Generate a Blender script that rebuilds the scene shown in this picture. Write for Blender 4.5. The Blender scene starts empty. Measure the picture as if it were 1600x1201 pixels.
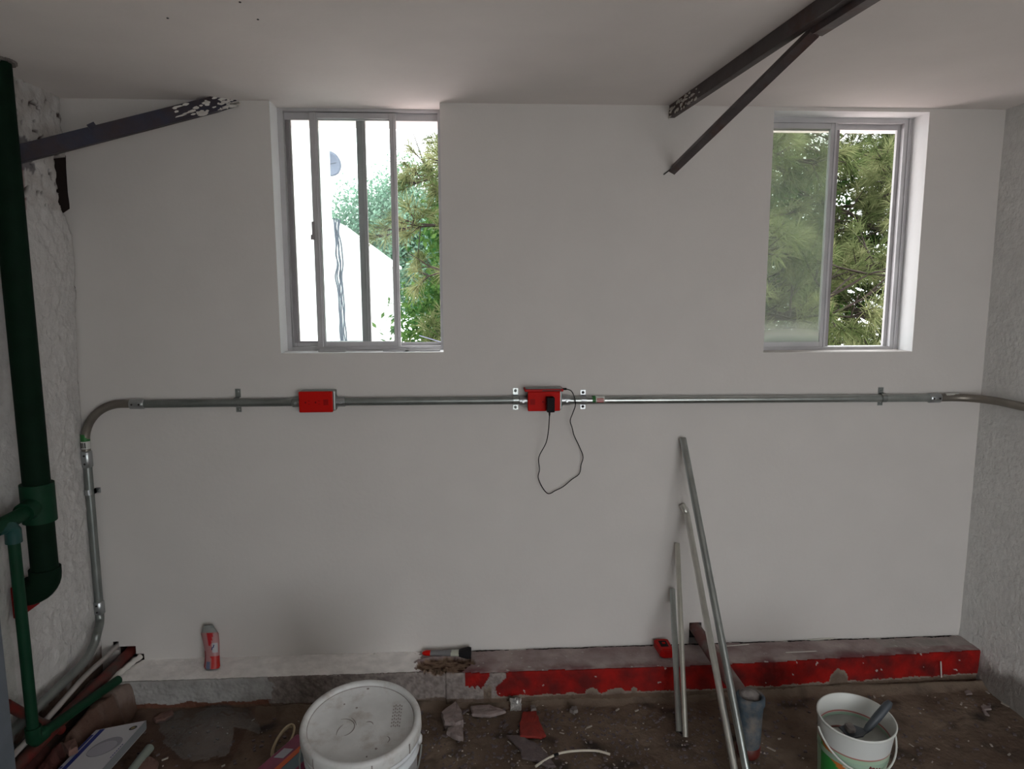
import bpy, bmesh, math, random
import numpy as np
from mathutils import Vector, Matrix, noise as mnoise

random.seed(7)
rng = np.random.default_rng(7)
SC = bpy.context.scene
COL = SC.collection

# ------------------------------------------------------------------ camera
F_PX, PITCH, YAW, ROLL, CAM_D = 1110.0, .1366, .0567, .0027, 2.45
cam_data = bpy.data.cameras.new('camera')
cam_data.sensor_width = 36.0
cam_data.lens = F_PX / 1600.0 * 36.0
cam_data.clip_start = .02
cam_data.clip_end = 300
cam = bpy.data.objects.new('camera', cam_data)
COL.objects.link(cam)
fw = Vector((math.sin(YAW) * math.cos(PITCH), math.cos(YAW) * math.cos(PITCH), -math.sin(PITCH)))
r0 = Vector((math.cos(YAW), -math.sin(YAW), 0))
u0 = r0.cross(fw)
rt = r0 * math.cos(ROLL) - u0 * math.sin(ROLL)
up = r0 * math.sin(ROLL) + u0 * math.cos(ROLL)
cam.matrix_world = Matrix(((rt.x, up.x, -fw.x, 0), (rt.y, up.y, -fw.y, -CAM_D), (rt.z, up.z, -fw.z, 0), (0, 0, 0, 1)))
SC.camera = cam

# ------------------------------------------------------------------ world / light / exposure
SKY = 5.6
world = bpy.data.worlds.new('overcast_sky')
SC.world = world
world.use_nodes = True
bgn = world.node_tree.nodes['Background']
bgn.inputs[0].default_value = (.95, .98, 1.0, 1)
bgn.inputs[1].default_value = SKY
SC.view_settings.view_transform = 'Standard'
SC.view_settings.look = 'None'
SC.view_settings.gamma = 1
SC.view_settings.use_curve_mapping = False
SC.view_settings.exposure = 0.0

OPEN = (.22, 1.82, -1.35, .24)      # doorway-like opening behind the camera (x0,x1,z0,z1)
BACKY = -3.5


def portal(loc, rot, sx, sy):
    ld = bpy.data.lights.new('daylight_portal', 'AREA')
    ld.shape = 'RECTANGLE'; ld.size = sx; ld.size_y = sy
    ld.cycles.is_portal = True
    o = bpy.data.objects.new('daylight_portal', ld)
    o.location = loc; o.rotation_euler = rot
    COL.objects.link(o)


portal(((OPEN[0] + OPEN[1]) / 2, BACKY - .02, (OPEN[2] + OPEN[3]) / 2), (math.pi / 2, 0, math.pi), OPEN[1] - OPEN[0], OPEN[3] - OPEN[2])
portal((-.372, .165, .19), (-math.pi / 2, 0, math.pi), .55, .82)
portal((1.30, .165, .18), (-math.pi / 2, 0, math.pi), .54, .82)


# ------------------------------------------------------------------ measuring helpers (rays through measured points onto real planes)
def ray(u, v):
    return (fw + rt * ((u - 800) / F_PX) + up * (-(v - 600.5) / F_PX))


def PY(u, v, y=0.0):
    r = ray(u, v); t = (y + CAM_D) / r.y
    return Vector((r.x * t, y, r.z * t))


def PZ(u, v, z):
    r = ray(u, v); t = z / r.z
    return Vector((r.x * t, r.y * t - CAM_D, z))


def PX(u, v, x):
    r = ray(u, v); t = x / r.x
    return Vector((x, r.y * t - CAM_D, r.z * t))


# ------------------------------------------------------------------ materials
def mat(name, color, rough=.6, metal=0.0, bump=0.0, bscale=60, vary=0.0, vscale=8, spec=.35, color2=None, fac_lo=.4, fac_hi=.6, attr=None, trans=0.0):
    m = bpy.data.materials.new(name)
    m.use_nodes = True
    nt = m.node_tree
    b = nt.nodes['Principled BSDF']
    b.inputs['Roughness'].default_value = rough
    b.inputs['Metallic'].default_value = metal
    b.inputs['Specular IOR Level'].default_value = spec
    if trans:
        b.inputs['Transmission Weight'].default_value = trans
    tc = nt.nodes.new('ShaderNodeTexCoord')
    out = None
    if attr:
        a = nt.nodes.new('ShaderNodeAttribute'); a.attribute_name = attr
        out = a.outputs['Color']
    if out is None:
        rgb = nt.nodes.new('ShaderNodeRGB'); rgb.outputs[0].default_value = (*color, 1)
        out = rgb.outputs[0]
    if color2 is not None:
        n = nt.nodes.new('ShaderNodeTexNoise'); n.inputs['Scale'].default_value = vscale; n.inputs['Detail'].default_value = 8
        n.inputs['Roughness'].default_value = .65
        nt.links.new(tc.outputs['Object'], n.inputs['Vector'])
        mr = nt.nodes.new('ShaderNodeMapRange'); mr.inputs[1].default_value = fac_lo; mr.inputs[2].default_value = fac_hi
        nt.links.new(n.outputs['Fac'], mr.inputs[0])
        mx = nt.nodes.new('ShaderNodeMix'); mx.data_type = 'RGBA'
        nt.links.new(mr.outputs[0], mx.inputs['Factor']); nt.links.new(out, mx.inputs[6])
        mx.inputs[7].default_value = (*color2, 1)
        out = mx.outputs[2]
    if vary:
        n = nt.nodes.new('ShaderNodeTexNoise'); n.inputs['Scale'].default_value = vscale * 2.3; n.inputs['Detail'].default_value = 6
        nt.links.new(tc.outputs['Object'], n.inputs['Vector'])
        mr = nt.nodes.new('ShaderNodeMapRange'); mr.inputs[1].default_value = .3; mr.inputs[2].default_value = .7
        mr.inputs[3].default_value = 1 - vary; mr.inputs[4].default_value = 1 + vary
        nt.links.new(n.outputs['Fac'], mr.inputs[0])
        vm = nt.nodes.new('ShaderNodeVectorMath'); vm.operation = 'SCALE'
        nt.links.new(out, vm.inputs[0]); nt.links.new(mr.outputs[0], vm.inputs['Scale'])
        out = vm.outputs[0]
    nt.links.new(out, b.inputs['Base Color'])
    if bump:
        n = nt.nodes.new('ShaderNodeTexNoise'); n.inputs['Scale'].default_value = bscale; n.inputs['Detail'].default_value = 5
        nt.links.new(tc.outputs['Object'], n.inputs['Vector'])
        bp = nt.nodes.new('ShaderNodeBump'); bp.inputs['Strength'].default_value = 1; bp.inputs['Distance'].default_value = bump
        nt.links.new(n.outputs['Fac'], bp.inputs['Height'])
        nt.links.new(bp.outputs[0], b.inputs['Normal'])
    return m


def glass_mat(name, haze, haze_col, patchy=False):
    m = bpy.data.materials.new(name); m.use_nodes = True
    nt = m.node_tree; nt.nodes.clear()
    o = nt.nodes.new('ShaderNodeOutputMaterial')
    tr = nt.nodes.new('ShaderNodeBsdfTransparent'); tr.inputs[0].default_value = (.84, .86, .83, 1) if patchy else (.96, .985, .975, 1)
    gl = nt.nodes.new('ShaderNodeBsdfGlossy'); gl.inputs['Roughness'].default_value = .03
    fr = nt.nodes.new('ShaderNodeFresnel'); fr.inputs[0].default_value = 1.45
    m1 = nt.nodes.new('ShaderNodeMixShader')
    nt.links.new(fr.outputs[0], m1.inputs[0]); nt.links.new(tr.outputs[0], m1.inputs[1]); nt.links.new(gl.outputs[0], m1.inputs[2])
    tl = nt.nodes.new('ShaderNodeBsdfDiffuse' if 'bag' in name else 'ShaderNodeBsdfTranslucent'); tl.inputs[0].default_value = (*haze_col, 1)
    m2 = nt.nodes.new('ShaderNodeMixShader')
    m2.inputs[0].default_value = haze
    if patchy:
        tc = nt.nodes.new('ShaderNodeTexCoord')
        n = nt.nodes.new('ShaderNodeTexNoise'); n.inputs['Scale'].default_value = 9; n.inputs['Detail'].default_value = 7
        nt.links.new(tc.outputs['Object'], n.inputs['Vector'])
        sp = nt.nodes.new('ShaderNodeSeparateXYZ'); nt.links.new(tc.outputs['Object'], sp.inputs[0])
        a = nt.nodes.new('ShaderNodeMapRange')       # grime thickest along the bottom edge of the pane
        a.inputs[1].default_value = -.21; a.inputs[2].default_value = -.12; a.inputs[3].default_value = .5; a.inputs[4].default_value = 0
        nt.links.new(sp.outputs['Z'], a.inputs[0])
        b = nt.nodes.new('ShaderNodeMapRange'); b.inputs[1].default_value = .35; b.inputs[2].default_value = .7
        b.inputs[3].default_value = haze * .75; b.inputs[4].default_value = haze * 1.3
        nt.links.new(n.outputs['Fac'], b.inputs[0])
        ad = nt.nodes.new('ShaderNodeMath'); ad.operation = 'ADD'; ad.use_clamp = True
        nt.links.new(a.outputs[0], ad.inputs[0]); nt.links.new(b.outputs[0], ad.inputs[1])
        nt.links.new(ad.outputs[0], m2.inputs[0])
    nt.links.new(m1.outputs[0], m2.inputs[1]); nt.links.new(tl.outputs[0], m2.inputs[2])
    nt.links.new(m2.outputs[0], o.inputs[0])
    return m


M = {}
M['wall'] = mat('white_wall_paint', (.63, .598, .572), .75, bump=.0006, bscale=60, vary=.02, vscale=2.5)
M['reveal'] = mat('brightened_reveal_paint', (.86, .865, .87), .7, bump=.0008, bscale=50)
M['ceiling'] = mat('white_ceiling_paint', (.82, .77, .745), .8, bump=.0006, bscale=40, vary=.03, vscale=2)
M['rough_attr'] = mat('rough_plaster', (1, 1, 1), .9, bump=.006, bscale=60, vary=.07, vscale=14, attr='tint')
M['curb_attr'] = mat('curb_surface', (1, 1, 1), .75, bump=.002, bscale=120, vary=.10, vscale=12, attr='tint', spec=.15)
M['plain_attr'] = mat('printed_surface', (1, 1, 1), .35, attr='tint')
M['floor'] = mat('dirty_concrete_floor', (.070, .052, .042), .9, bump=.006, bscale=35, vary=.45, vscale=14, color2=(.115, .092, .075), fac_lo=.5, fac_hi=.68)
M['concrete'] = mat('raw_concrete', (.17, .15, .14), .9, bump=.004, bscale=80, vary=.25, vscale=20)
M['pinkcon'] = mat('dusty_pink_concrete', (.23, .185, .175), .9, bump=.003, bscale=90, vary=.2, vscale=20)
M['mauvecon'] = mat('mauve_concrete', (.115, .09, .09), .85, bump=.003, bscale=90, vary=.2, vscale=20)
M['galv'] = mat('galvanised_steel', (.40, .43, .42), .28, .95, vary=.12, vscale=9, bump=.0002, bscale=200)
M['galv_old'] = mat('dulled_galvanised_steel', (.25, .27, .26), .40, .8, vary=.15, vscale=6)
M['galv_brown'] = mat('brownish_galvanised_steel', (.21, .19, .165), .42, .7, vary=.2, vscale=5)
M['chrome'] = mat('bright_zinc', (.42, .44, .45), .35, .95)
M['alu'] = mat('aluminium_frame', (.50, .49, .50), .45, .35, vary=.08, vscale=5)
M['alu_dark'] = mat('dull_aluminium', (.30, .28, .29), .5, .35, vary=.1, vscale=5)
M['black'] = mat('black_plastic', (.006, .006, .007), .6, spec=.15)
M['dark'] = mat('soil_and_void_shade', (.02, .013, .011), 1.0)
M['red_cover'] = mat('red_plastic_cover', (.50, .006, .003), .55, spec=.12, vary=.05, vscale=10)
M['red_dark'] = mat('darker_red_plastic', (.20, .003, .003), .55, spec=.12)
M['red_case'] = mat('red_phone_case', (.42, .006, .006), .45, spec=.15)
M['screen'] = mat('phone_glass', (.02, .02, .022), .08)
M['green_big'] = mat('dark_green_pipe_paint', (.0022, .013, .006), .75, spec=.12, vary=.18, vscale=8, bump=.001, bscale=60)
M['green_small'] = mat('green_water_pipe', (.003, .034, .015), .6, spec=.2, vary=.12, vscale=10)
M['green_teal'] = mat('teal_pipe_fitting', (.010, .055, .050), .5, vary=.1)
M['crumb'] = mat('dusty_crumbs', (.36, .32, .28), .8)
M['white_flake'] = mat('white_flakes', (.62, .59, .55), .8)
M['iron'] = mat('dark_painted_iron', (.085, .070, .074), .55, .2, color2=(.080, .034, .026), vscale=9, fac_lo=.5, fac_hi=.7, vary=.2, bump=.001)
M['iron_top'] = mat('weathered_iron', (.085, .072, .072), .6, .15, color2=(.07, .028, .02), vscale=6, fac_lo=.5, fac_hi=.68, vary=.2, bump=.001)
M['iron_blue'] = mat('dark_blue_painted_iron', (.022, .024, .045), .55, .1, color2=(.035, .022, .025), vscale=8, vary=.2, bump=.001)
M['bucket'] = mat('white_bucket_plastic', (.62, .645, .67), .4, vary=.05, vscale=12, color2=(.50, .46, .43), fac_lo=.52, fac_hi=.75)
M['lid'] = mat('dusty_white_lid', (.56, .56, .55), .5, vary=.06, vscale=14, color2=(.38, .34, .31), fac_lo=.52, fac_hi=.72)
M['grime'] = mat('grime', (.27, .24, .23), .9)
M['paint_in'] = mat('milky_paint', (.62, .64, .60), .25)
M['pail_in'] = mat('pail_inner_plastic', (.60, .61, .58), .4)
M['blade'] = mat('grey_spatula_plastic', (.05, .058, .068), .45)
M['bristle'] = mat('black_bristles', (.008, .007, .009), .9, bump=.002, bscale=300)
M['grey_handle'] = mat('grey_handle', (.17, .165, .17), .45)
M['ferrule'] = mat('pale_ferrule', (.48, .50, .42), .35, .4)
M['cord_cream'] = mat('cream_cord', (.42, .34, .22), .8)
M['cable_white'] = mat('white_cable', (.58, .53, .45), .5)
M['redpipe'] = mat('red_painted_pipe', (.13, .012, .009), .5, color2=(.05, .028, .022), vscale=7, vary=.2)
M['redpipe2'] = mat('dusty_red_drain_pipe', (.15, .055, .050), .7, color2=(.17, .14, .125), vscale=9, fac_lo=.42, fac_hi=.62, vary=.15)
M['greypipe'] = mat('cement_smeared_pipe', (.055, .075, .095), .85, color2=(.15, .13, .115), vscale=14, fac_lo=.48, fac_hi=.66, vary=.2, bump=.002)
M['post'] = mat('blue_grey_post', (.13, .15, .175), .5, vary=.08)
M['card'] = mat('white_carton', (.42, .41, .43), .6)
M['card_side'] = mat('grey_carton_side', (.20, .21, .22), .6)
M['navy'] = mat('navy_print', (.02, .03, .16), .5)
M['greyprint'] = mat('grey_print', (.22, .215, .24), .55)
M['greyprint2'] = mat('pale_grey_print', (.31, .30, .335), .55)
M['ink'] = mat('dark_ink', (.035, .03, .03), .6)
M['magenta'] = mat('magenta_package', (.20, .035, .075), .4, vary=.2)
M['orange'] = mat('orange_package', (.50, .085, .02), .4)
M['teal'] = mat('slate_package', (.08, .12, .14), .4)
M['yellow'] = mat('yellow_label', (.50, .27, .02), .5)
M['bark'] = mat('pine_bark', (.030, .021, .017), .95, bump=.01, bscale=30, vary=.3)
M['extwhite'] = mat('white_painted_building', (.86, .86, .85), .8, vary=.02)
M['roofwhite'] = mat('white_roof_slab', (.84, .84, .84), .8)
M['dish'] = mat('grey_satellite_dish', (.16, .17, .24), .5)
M['cable_ext'] = mat('weathered_grey_cable', (.05, .058, .085), .7)
M['ground'] = mat('outdoor_ground', (.20, .20, .17), .95, vary=.4, vscale=1)
M['glass'] = glass_mat('window_glass', .02, (.8, .9, .9))
M['glass_dirty'] = glass_mat('grimy_window_glass', .048, (.80, .81, .78), True)
M['bag'] = glass_mat('clear_plastic_bag', .075, (.8, .75, .72))
M['sticker_w'] = mat('white_sticker', (.55, .55, .52), .5)
M['sticker_g'] = mat('green_sticker', (.03, .16, .04), .5)
M['sticker_r'] = mat('red_ink', (.45, .02, .02), .5)
M['cap_grey'] = mat('grey_bottle_cap', (.22, .235, .23), .35)
M['foil'] = mat('crumpled_foil', (.40, .38, .36), .35, .4, vary=.4, vscale=40)
M['redchip'] = mat('red_painted_chip', (.21, .020, .014), .7, vary=.2, vscale=20)
M['woodchip'] = mat('pinkish_brown_chip', (.16, .09, .075), .85, vary=.2)


def leaf_mat(name, c1, c2, scale=.9, trans=.35):
    m = bpy.data.materials.new(name); m.use_nodes = True
    nt = m.node_tree; nt.nodes.clear()
    o = nt.nodes.new('ShaderNodeOutputMaterial')
    a = nt.nodes.new('ShaderNodeAttribute'); a.attribute_name = 'shade'
    mx = nt.nodes.new('ShaderNodeMix'); mx.data_type = 'RGBA'
    nt.links.new(a.outputs['Fac'], mx.inputs['Factor'])
    mx.inputs[6].default_value = (*c1, 1); mx.inputs[7].default_value = (*c2, 1)
    d = nt.nodes.new('ShaderNodeBsdfDiffuse'); t = nt.nodes.new('ShaderNodeBsdfTranslucent')
    nt.links.new(mx.outputs[2], d.inputs[0]); nt.links.new(mx.outputs[2], t.inputs[0])
    ms = nt.nodes.new('ShaderNodeMixShader'); ms.inputs[0].default_value = trans
    nt.links.new(d.outputs[0], ms.inputs[1]); nt.links.new(t.outputs[0], ms.inputs[2])
    nt.links.new(ms.outputs[0], o.inputs[0])
    return m


M['needles'] = leaf_mat('pine_needles', (.060, .088, .030), (.27, .28, .14))
M['leaves'] = leaf_mat('broad_leaves', (.020, .065, .018), (.095, .17, .045))
M['leaves_far'] = leaf_mat('haze_paled_leaves', (.13, .24, .17), (.28, .42, .32))  # distance haze mixed into the leaf colour


# ------------------------------------------------------------------ object helpers
def link(name, me, m=None, parent=None, smooth=False):
    if m is not None:
        me.materials.append(m)
    if smooth:
        me.polygons.foreach_set('use_smooth', [True] * len(me.polygons))
    o = bpy.data.objects.new(name, me)
    COL.objects.link(o)
    if parent is not None:
        o.parent = parent
        o.matrix_parent_inverse = Matrix.Translation(-Vector(parent.location)) if parent.rotation_euler == parent.rotation_euler else Matrix()
    return o


def tag(o, label=None, cat=None, group=None, kind=None):
    if label: o['label'] = label
    if cat: o['category'] = cat
    if group: o['group'] = group
    if kind: o['kind'] = kind
    return o


def empty(name, loc, label=None, cat=None, group=None, kind=None, parent=None):
    o = bpy.data.objects.new(name, None)
    o.location = loc; o.empty_display_size = .05
    COL.objects.link(o)
    if parent is not None:
        o.parent = parent; o.matrix_parent_inverse = Matrix.Translation(-Vector(parent.location))
    return tag(o, label, cat, group, kind)


class G:
    """collects vertices and faces; build() links them as one mesh object"""
    def __init__(s): s.v = []; s.f = []; s.sm = []

    def add(s, vs, fs, smooth=False):
        b = len(s.v); s.v += [tuple(p) for p in vs]
        s.f += [tuple(i + b for i in f) for f in fs]; s.sm += [smooth] * len(fs)
        return s

    def box(s, a, b):
        x0, y0, z0 = [min(a[i], b[i]) for i in range(3)]; x1, y1, z1 = [max(a[i], b[i]) for i in range(3)]
        return s.add([(x0, y0, z0), (x1, y0, z0), (x1, y1, z0), (x0, y1, z0), (x0, y0, z1), (x1, y0, z1), (x1, y1, z1), (x0, y1, z1)],
                     [(0, 3, 2, 1), (4, 5, 6, 7), (0, 1, 5, 4), (1, 2, 6, 5), (2, 3, 7, 6), (3, 0, 4, 7)])

    def tube(s, pts, r, n=14, caps=True, hollow=0):
        pts = [Vector(p) for p in pts]
        rs = r if isinstance(r, (list, tuple)) else [r] * len(pts)
        vs = []; fs = []
        t0 = (pts[1] - pts[0]).normalized()
        a = Vector((0, 0, 1)) if abs(t0.z) < .9 else Vector((1, 0, 0))
        nrm = t0.cross(a).normalized()
        for i, p in enumerate(pts):
            if i == 0: t = t0
            elif i == len(pts) - 1: t = (pts[i] - pts[i - 1]).normalized()
            else: t = ((pts[i + 1] - p).normalized() + (p - pts[i - 1]).normalized()).normalized()
            nrm = (nrm - t * nrm.dot(t)).normalized(); bn = t.cross(nrm)
            for k in range(n):
                an = 2 * math.pi * k / n
                vs.append(p + (nrm * math.cos(an) + bn * math.sin(an)) * rs[i])
        for i in range(len(pts) - 1):
            for k in range(n):
                fs.append((i * n + k, i * n + (k + 1) % n, (i + 1) * n + (k + 1) % n, (i + 1) * n + k))
        s.add(vs, fs, True)
        if caps:
            if hollow:
                for end, i0 in ((0, 0), (len(pts) - 1, (len(pts) - 1) * n)):
                    ring = [Vector(vs[i0 + k]) for k in range(n)]; c = pts[end]
                    inn = [c + (q - c) * hollow for q in ring]
                    d = (pts[1] - pts[0]).normalized() if end == 0 else (pts[-2] - pts[-1]).normalized()
                    deep = [q + d * rs[end] * 2.5 for q in inn]
                    s.add(ring + inn + deep, [(k, (k + 1) % n, n + (k + 1) % n, n + k) for k in range(n)] +
                          [(n + k, n + (k + 1) % n, 2 * n + (k + 1) % n, 2 * n + k) for k in range(n)] + [tuple(2 * n + k for k in range(n))])
            else:
                s.add(vs[:n], [tuple(range(n))[::-1]]); s.add(vs[-n:], [tuple(range(n))])
        return s

    def lathe(s, c, prof, n=48, axis=None, xdir=None, squash=1.0):
        c = Vector(c); ax = Vector(axis or (0, 0, 1)).normalized()
        xd = Vector(xdir or ((1, 0, 0) if abs(ax.x) < .9 else (0, 1, 0))); xd = (xd - ax * xd.dot(ax)).normalized(); yd = ax.cross(xd)
        vs = []; fs = []
        for (r, h) in prof:
            for k in range(n):
                a = 2 * math.pi * k / n
                vs.append(c + ax * h + xd * r * math.cos(a) + yd * r * math.sin(a) * squash)
        for i in range(len(prof) - 1):
            for k in range(n):
                fs.append((i * n + k, i * n + (k + 1) % n, (i + 1) * n + (k + 1) % n, (i + 1) * n + k))
        s.add(vs, fs, True)
        if prof[0][0] > 1e-5: s.add(vs[:n], [tuple(range(n))[::-1]])
        if prof[-1][0] > 1e-5: s.add(vs[-n:], [tuple(range(n))])
        return s

    def prism(s, poly, d):
        """poly: list of 3D points (planar), extruded by vector d"""
        n = len(poly); d = Vector(d); p = [Vector(q) for q in poly]
        s.add(p + [q + d for q in p], [tuple(range(n))[::-1], tuple(range(n, 2 * n))] + [(k, (k + 1) % n, n + (k + 1) % n, n + k) for k in range(n)])
        return s

    def bar(s, a, b, w, h, upv=(0, 0, 1)):
        """rectangular bar from a to b; w sideways, h along upv"""
        a = Vector(a); b = Vector(b); t = (b - a).normalized(); uv = Vector(upv); uv = (uv - t * uv.dot(t)).normalized(); sv = t.cross(uv)
        q = [(-1, -1), (1, -1), (1, 1), (-1, 1)]
        vs = [p + sv * (x * w / 2) + uv * (y * h / 2) for p in (a, b) for x, y in q]
        return s.add(vs, [(0, 1, 2, 3), (7, 6, 5, 4), (0, 4, 5, 1), (1, 5, 6, 2), (2, 6, 7, 3), (3, 7, 4, 0)])

    def build(s, name, m, parent=None, bevel=0, seg=2):
        me = bpy.data.meshes.new(name); me.from_pydata(s.v, [], s.f); me.update()
        me.polygons.foreach_set('use_smooth', s.sm)
        bm = bmesh.new(); bm.from_mesh(me); bmesh.ops.recalc_face_normals(bm, faces=bm.faces); 
        if bevel:
            bmesh.ops.remove_doubles(bm, verts=bm.verts, dist=1e-6)
            bmesh.ops.bevel(bm, geom=[e for e in bm.edges if len(e.link_faces) == 2 and e.calc_face_angle(0) > .6], offset=bevel, segments=seg, affect='EDGES', profile=.6)
        bm.to_mesh(me); bm.free()
        me.materials.append(m)
        o = bpy.data.objects.new(name, me); COL.objects.link(o)
        if parent is not None:
            o.parent = parent
            w = Vector(parent.location)
            q = parent.parent
            while q is not None:
                q = None
            o.matrix_parent_inverse = Matrix.Translation(-w)
        return o


def arc(c, a, b, r, a0, a1, n=10):
    c = Vector(c); a = Vector(a); b = Vector(b)
    return [c + a * r * math.cos(t) + b * r * math.sin(t) for t in [a0 + (a1 - a0) * i / n for i in range(n + 1)]]


def smooth_path(pts, n=8):
    pts = [Vector(p) for p in pts]; out = []
    P = [pts[0] * 2 - pts[1]] + pts + [pts[-1] * 2 - pts[-2]]
    for i in range(1, len(P) - 2):
        for k in range(n):
            t = k / n
            out.append(.5 * ((2 * P[i]) + (-P[i - 1] + P[i + 1]) * t + (2 * P[i - 1] - 5 * P[i] + 4 * P[i + 1] - P[i + 2]) * t * t + (-P[i - 1] + 3 * P[i] - 3 * P[i + 1] + P[i + 2]) * t ** 3))
    out.append(pts[-1]); return out


def grid_obj(name, us, vs, fn, m, parent=None, smooth=True, skip=None):
    """fn(u,v)->(xyz,rgb); heights are real geometry, rgb is the surface's own colour"""
    nu, nv = len(us), len(vs); V = []; Cc = []
    for v in vs:
        for u in us:
            p, c = fn(u, v); V.append(p); Cc += [c[0], c[1], c[2], 1]
    Fc = []
    for j in range(nv - 1):
        for i in range(nu - 1):
            if skip and skip((us[i] + us[i + 1]) / 2, (vs[j] + vs[j + 1]) / 2): continue
            Fc.append((j * nu + i, j * nu + i + 1, (j + 1) * nu + i + 1, (j + 1) * nu + i))
    me = bpy.data.meshes.new(name); me.from_pydata(V, [], Fc); me.update()
    at = me.color_attributes.new('tint', 'FLOAT_COLOR', 'POINT'); at.data.foreach_set('color', Cc)
    return link(name, me, m, parent, smooth)


def N(x, y=0, z=0, s=1.0, o=4):
    return mnoise.fractal((x * s, y * s, z * s), 1.0, 2.1, o)


def mixc(a, b, t):
    t = max(0, min(1, t)); return tuple(a[i] * (1 - t) + b[i] * t for i in range(3))


def lin(a, b, n): return [a + (b - a) * i / n for i in range(n + 1)]


XL, XR, ZC, ZF, ZT = -1.30, 1.845, .600, -1.435, -1.315   # left wall, right wall, ceiling, floor, curb top
CURBY = -.150

# ================================================================== STRUCTURE
# back wall with two window openings and small recesses
W1 = (-.648, -.097, -.222, ZC)
W1H = (-.648, -.097, -.222, ZC + .02)
W2 = (1.030, 1.574, -.234, .588)
holes = [(*W1H, None), (*W2, None), (.796, .842, -1.33, -1.236, .07), (-1.285, -1.262, -1.275, -1.243, .05), (-1.262, -1.205, -1.34, -1.262, .08), (-1.205, -1.178, -1.36, -1.292, .03)]
xs = sorted(set([-1.48, 2.03] + [h[i] for h in holes for i in (0, 1)])); zs = sorted(set([-1.6, .80] + [h[i] for h in holes for i in (2, 3)]))
T = .150


def cell_y(i, j):
    if i < 0 or j < 0 or i >= len(xs) - 1 or j >= len(zs) - 1: return None
    cx = (xs[i] + xs[i + 1]) / 2; cz = (zs[j] + zs[j + 1]) / 2
    for h in holes:
        if h[0] < cx < h[1] and h[2] < cz < h[3]: return h[4] if h[4] is not None else T
    return 0.0


g = G()
for i in range(len(xs) - 1):
    for j in range(len(zs) - 1):
        y = cell_y(i, j); x0, x1, z0, z1 = xs[i], xs[i + 1], zs[j], zs[j + 1]
        if y < T:
            g.add([(x0, y, z0), (x1, y, z0), (x1, y, z1), (x0, y, z1)], [(0, 1, 2, 3)])
            g.add([(x0, T, z0), (x1, T, z0), (x1, T, z1), (x0, T, z1)], [(3, 2, 1, 0)])
        for (di, dj, A, B) in ((-1, 0, (x0, z0), (x0, z1)), (1, 0, (x1, z0), (x1, z1)), (0, -1, (x0, z0), (x1, z0)), (0, 1, (x0, z1), (x1, z1))):
            yn = cell_y(i + di, j + dj)
            if yn is None: yn = T
            if yn > y:
                g.add([(A[0], y, A[1]), (B[0], y, B[1]), (B[0], yn, B[1]), (A[0], yn, A[1])], [(0, 1, 2, 3)])
wb = g.build('wall_back', M['wall']); tag(wb, kind='structure')
me = wb.data
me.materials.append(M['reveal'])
for p in me.polygons:      # window reveals: wall paint made paler, daylight brightening put into the colour
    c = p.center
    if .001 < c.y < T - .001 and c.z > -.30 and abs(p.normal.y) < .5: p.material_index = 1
g = G()
pe = [PY(103, 243, 0), PY(103.5, 262, 0), PY(105, 285, 0), PY(106, 300, 0), PY(108.5, 318, 0), PY(109, 326, 0)]
g.prism([(p.x, -.0015, p.z) for p in pe] + [(XL - .035, -.0015, .235), (XL - .10, -.0015, .26), (XL - .10, -.0015, .415)], (0, .0025, 0))
g.build('corner_gap_shade', M['dark'], wb)  # dark soil-coloured sheet over the white wall, drawn as the corner gap's shade
# dark linings of the small holes
g = G()
for h in holes[2:]:
    g.box((h[0] + .001, h[4] - .004, h[2] + .001), (h[1] - .001, h[4] - .001, h[3] - .001))
    g.box((h[0] + .001, .008, h[3] - .003), (h[1] - .001, h[4] - .004, h[3] - .0005))
    g.box((h[0] + .0005, .008, h[2] + .001), (h[0] + .003, h[4] - .004, h[3] - .001))
g.build('hole_lining', M['dark'], wb)

# right wall, with a grubby unpainted foot
def rwall(y, z):
    d = .004 * N(y, z, 3, 2)
    foot = -1.30 + .06 * N(y, 0, 0, 3) - .10 * max(0, -y - .1) * 0
    t = (foot - z + .02 * N(y, z, 0, 20)) / .03
    c = mixc((.70, .695, .68), (.24, .225, .21), t)
    fl = max(0, (-1.28 - z)) * .12
    return (XR - fl + d * .5, y, z), c
def graded(a, b, n, p):     # finer steps near b
    return [a + (b - a) * (1 - (1 - i / n) ** p) for i in range(n + 1)]
grid_obj('wall_right', sorted(graded(BACKY - .0, 0.0, 150, 2)), lin(ZF - .1, ZC + .02, 130), rwall, M['rough_attr'])
tag(bpy.data.objects['wall_right'], kind='structure')
g = G().box((XR + .01, BACKY, -1.6), (XR + .16, .0, .8)); tag(g.build('wall_right_core', M['wall']), kind='structure')
bpy.data.objects['wall_right_core'].parent = bpy.data.objects['wall_right']

# left wall: coarse white plaster, broken away at the corner
def gapw(z):        # width of the gap between left wall and back wall
    w = .006 + .005 * N(z, 0, 0, 18)
    if .17 < z < .41:
        t = (z - .17) / .10
        w = max(w, (.062 + .006 * N(z, 3, 0, 30)) * min(1, max(0, t)) + .004)
    if z > .50: w = max(w, .014 + .010 * N(z, 9, 0, 25))
    return max(w, .002)


def xl_at(z):
    return XL - .020 * max(0, min(1, (.05 - z) / .35))


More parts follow.
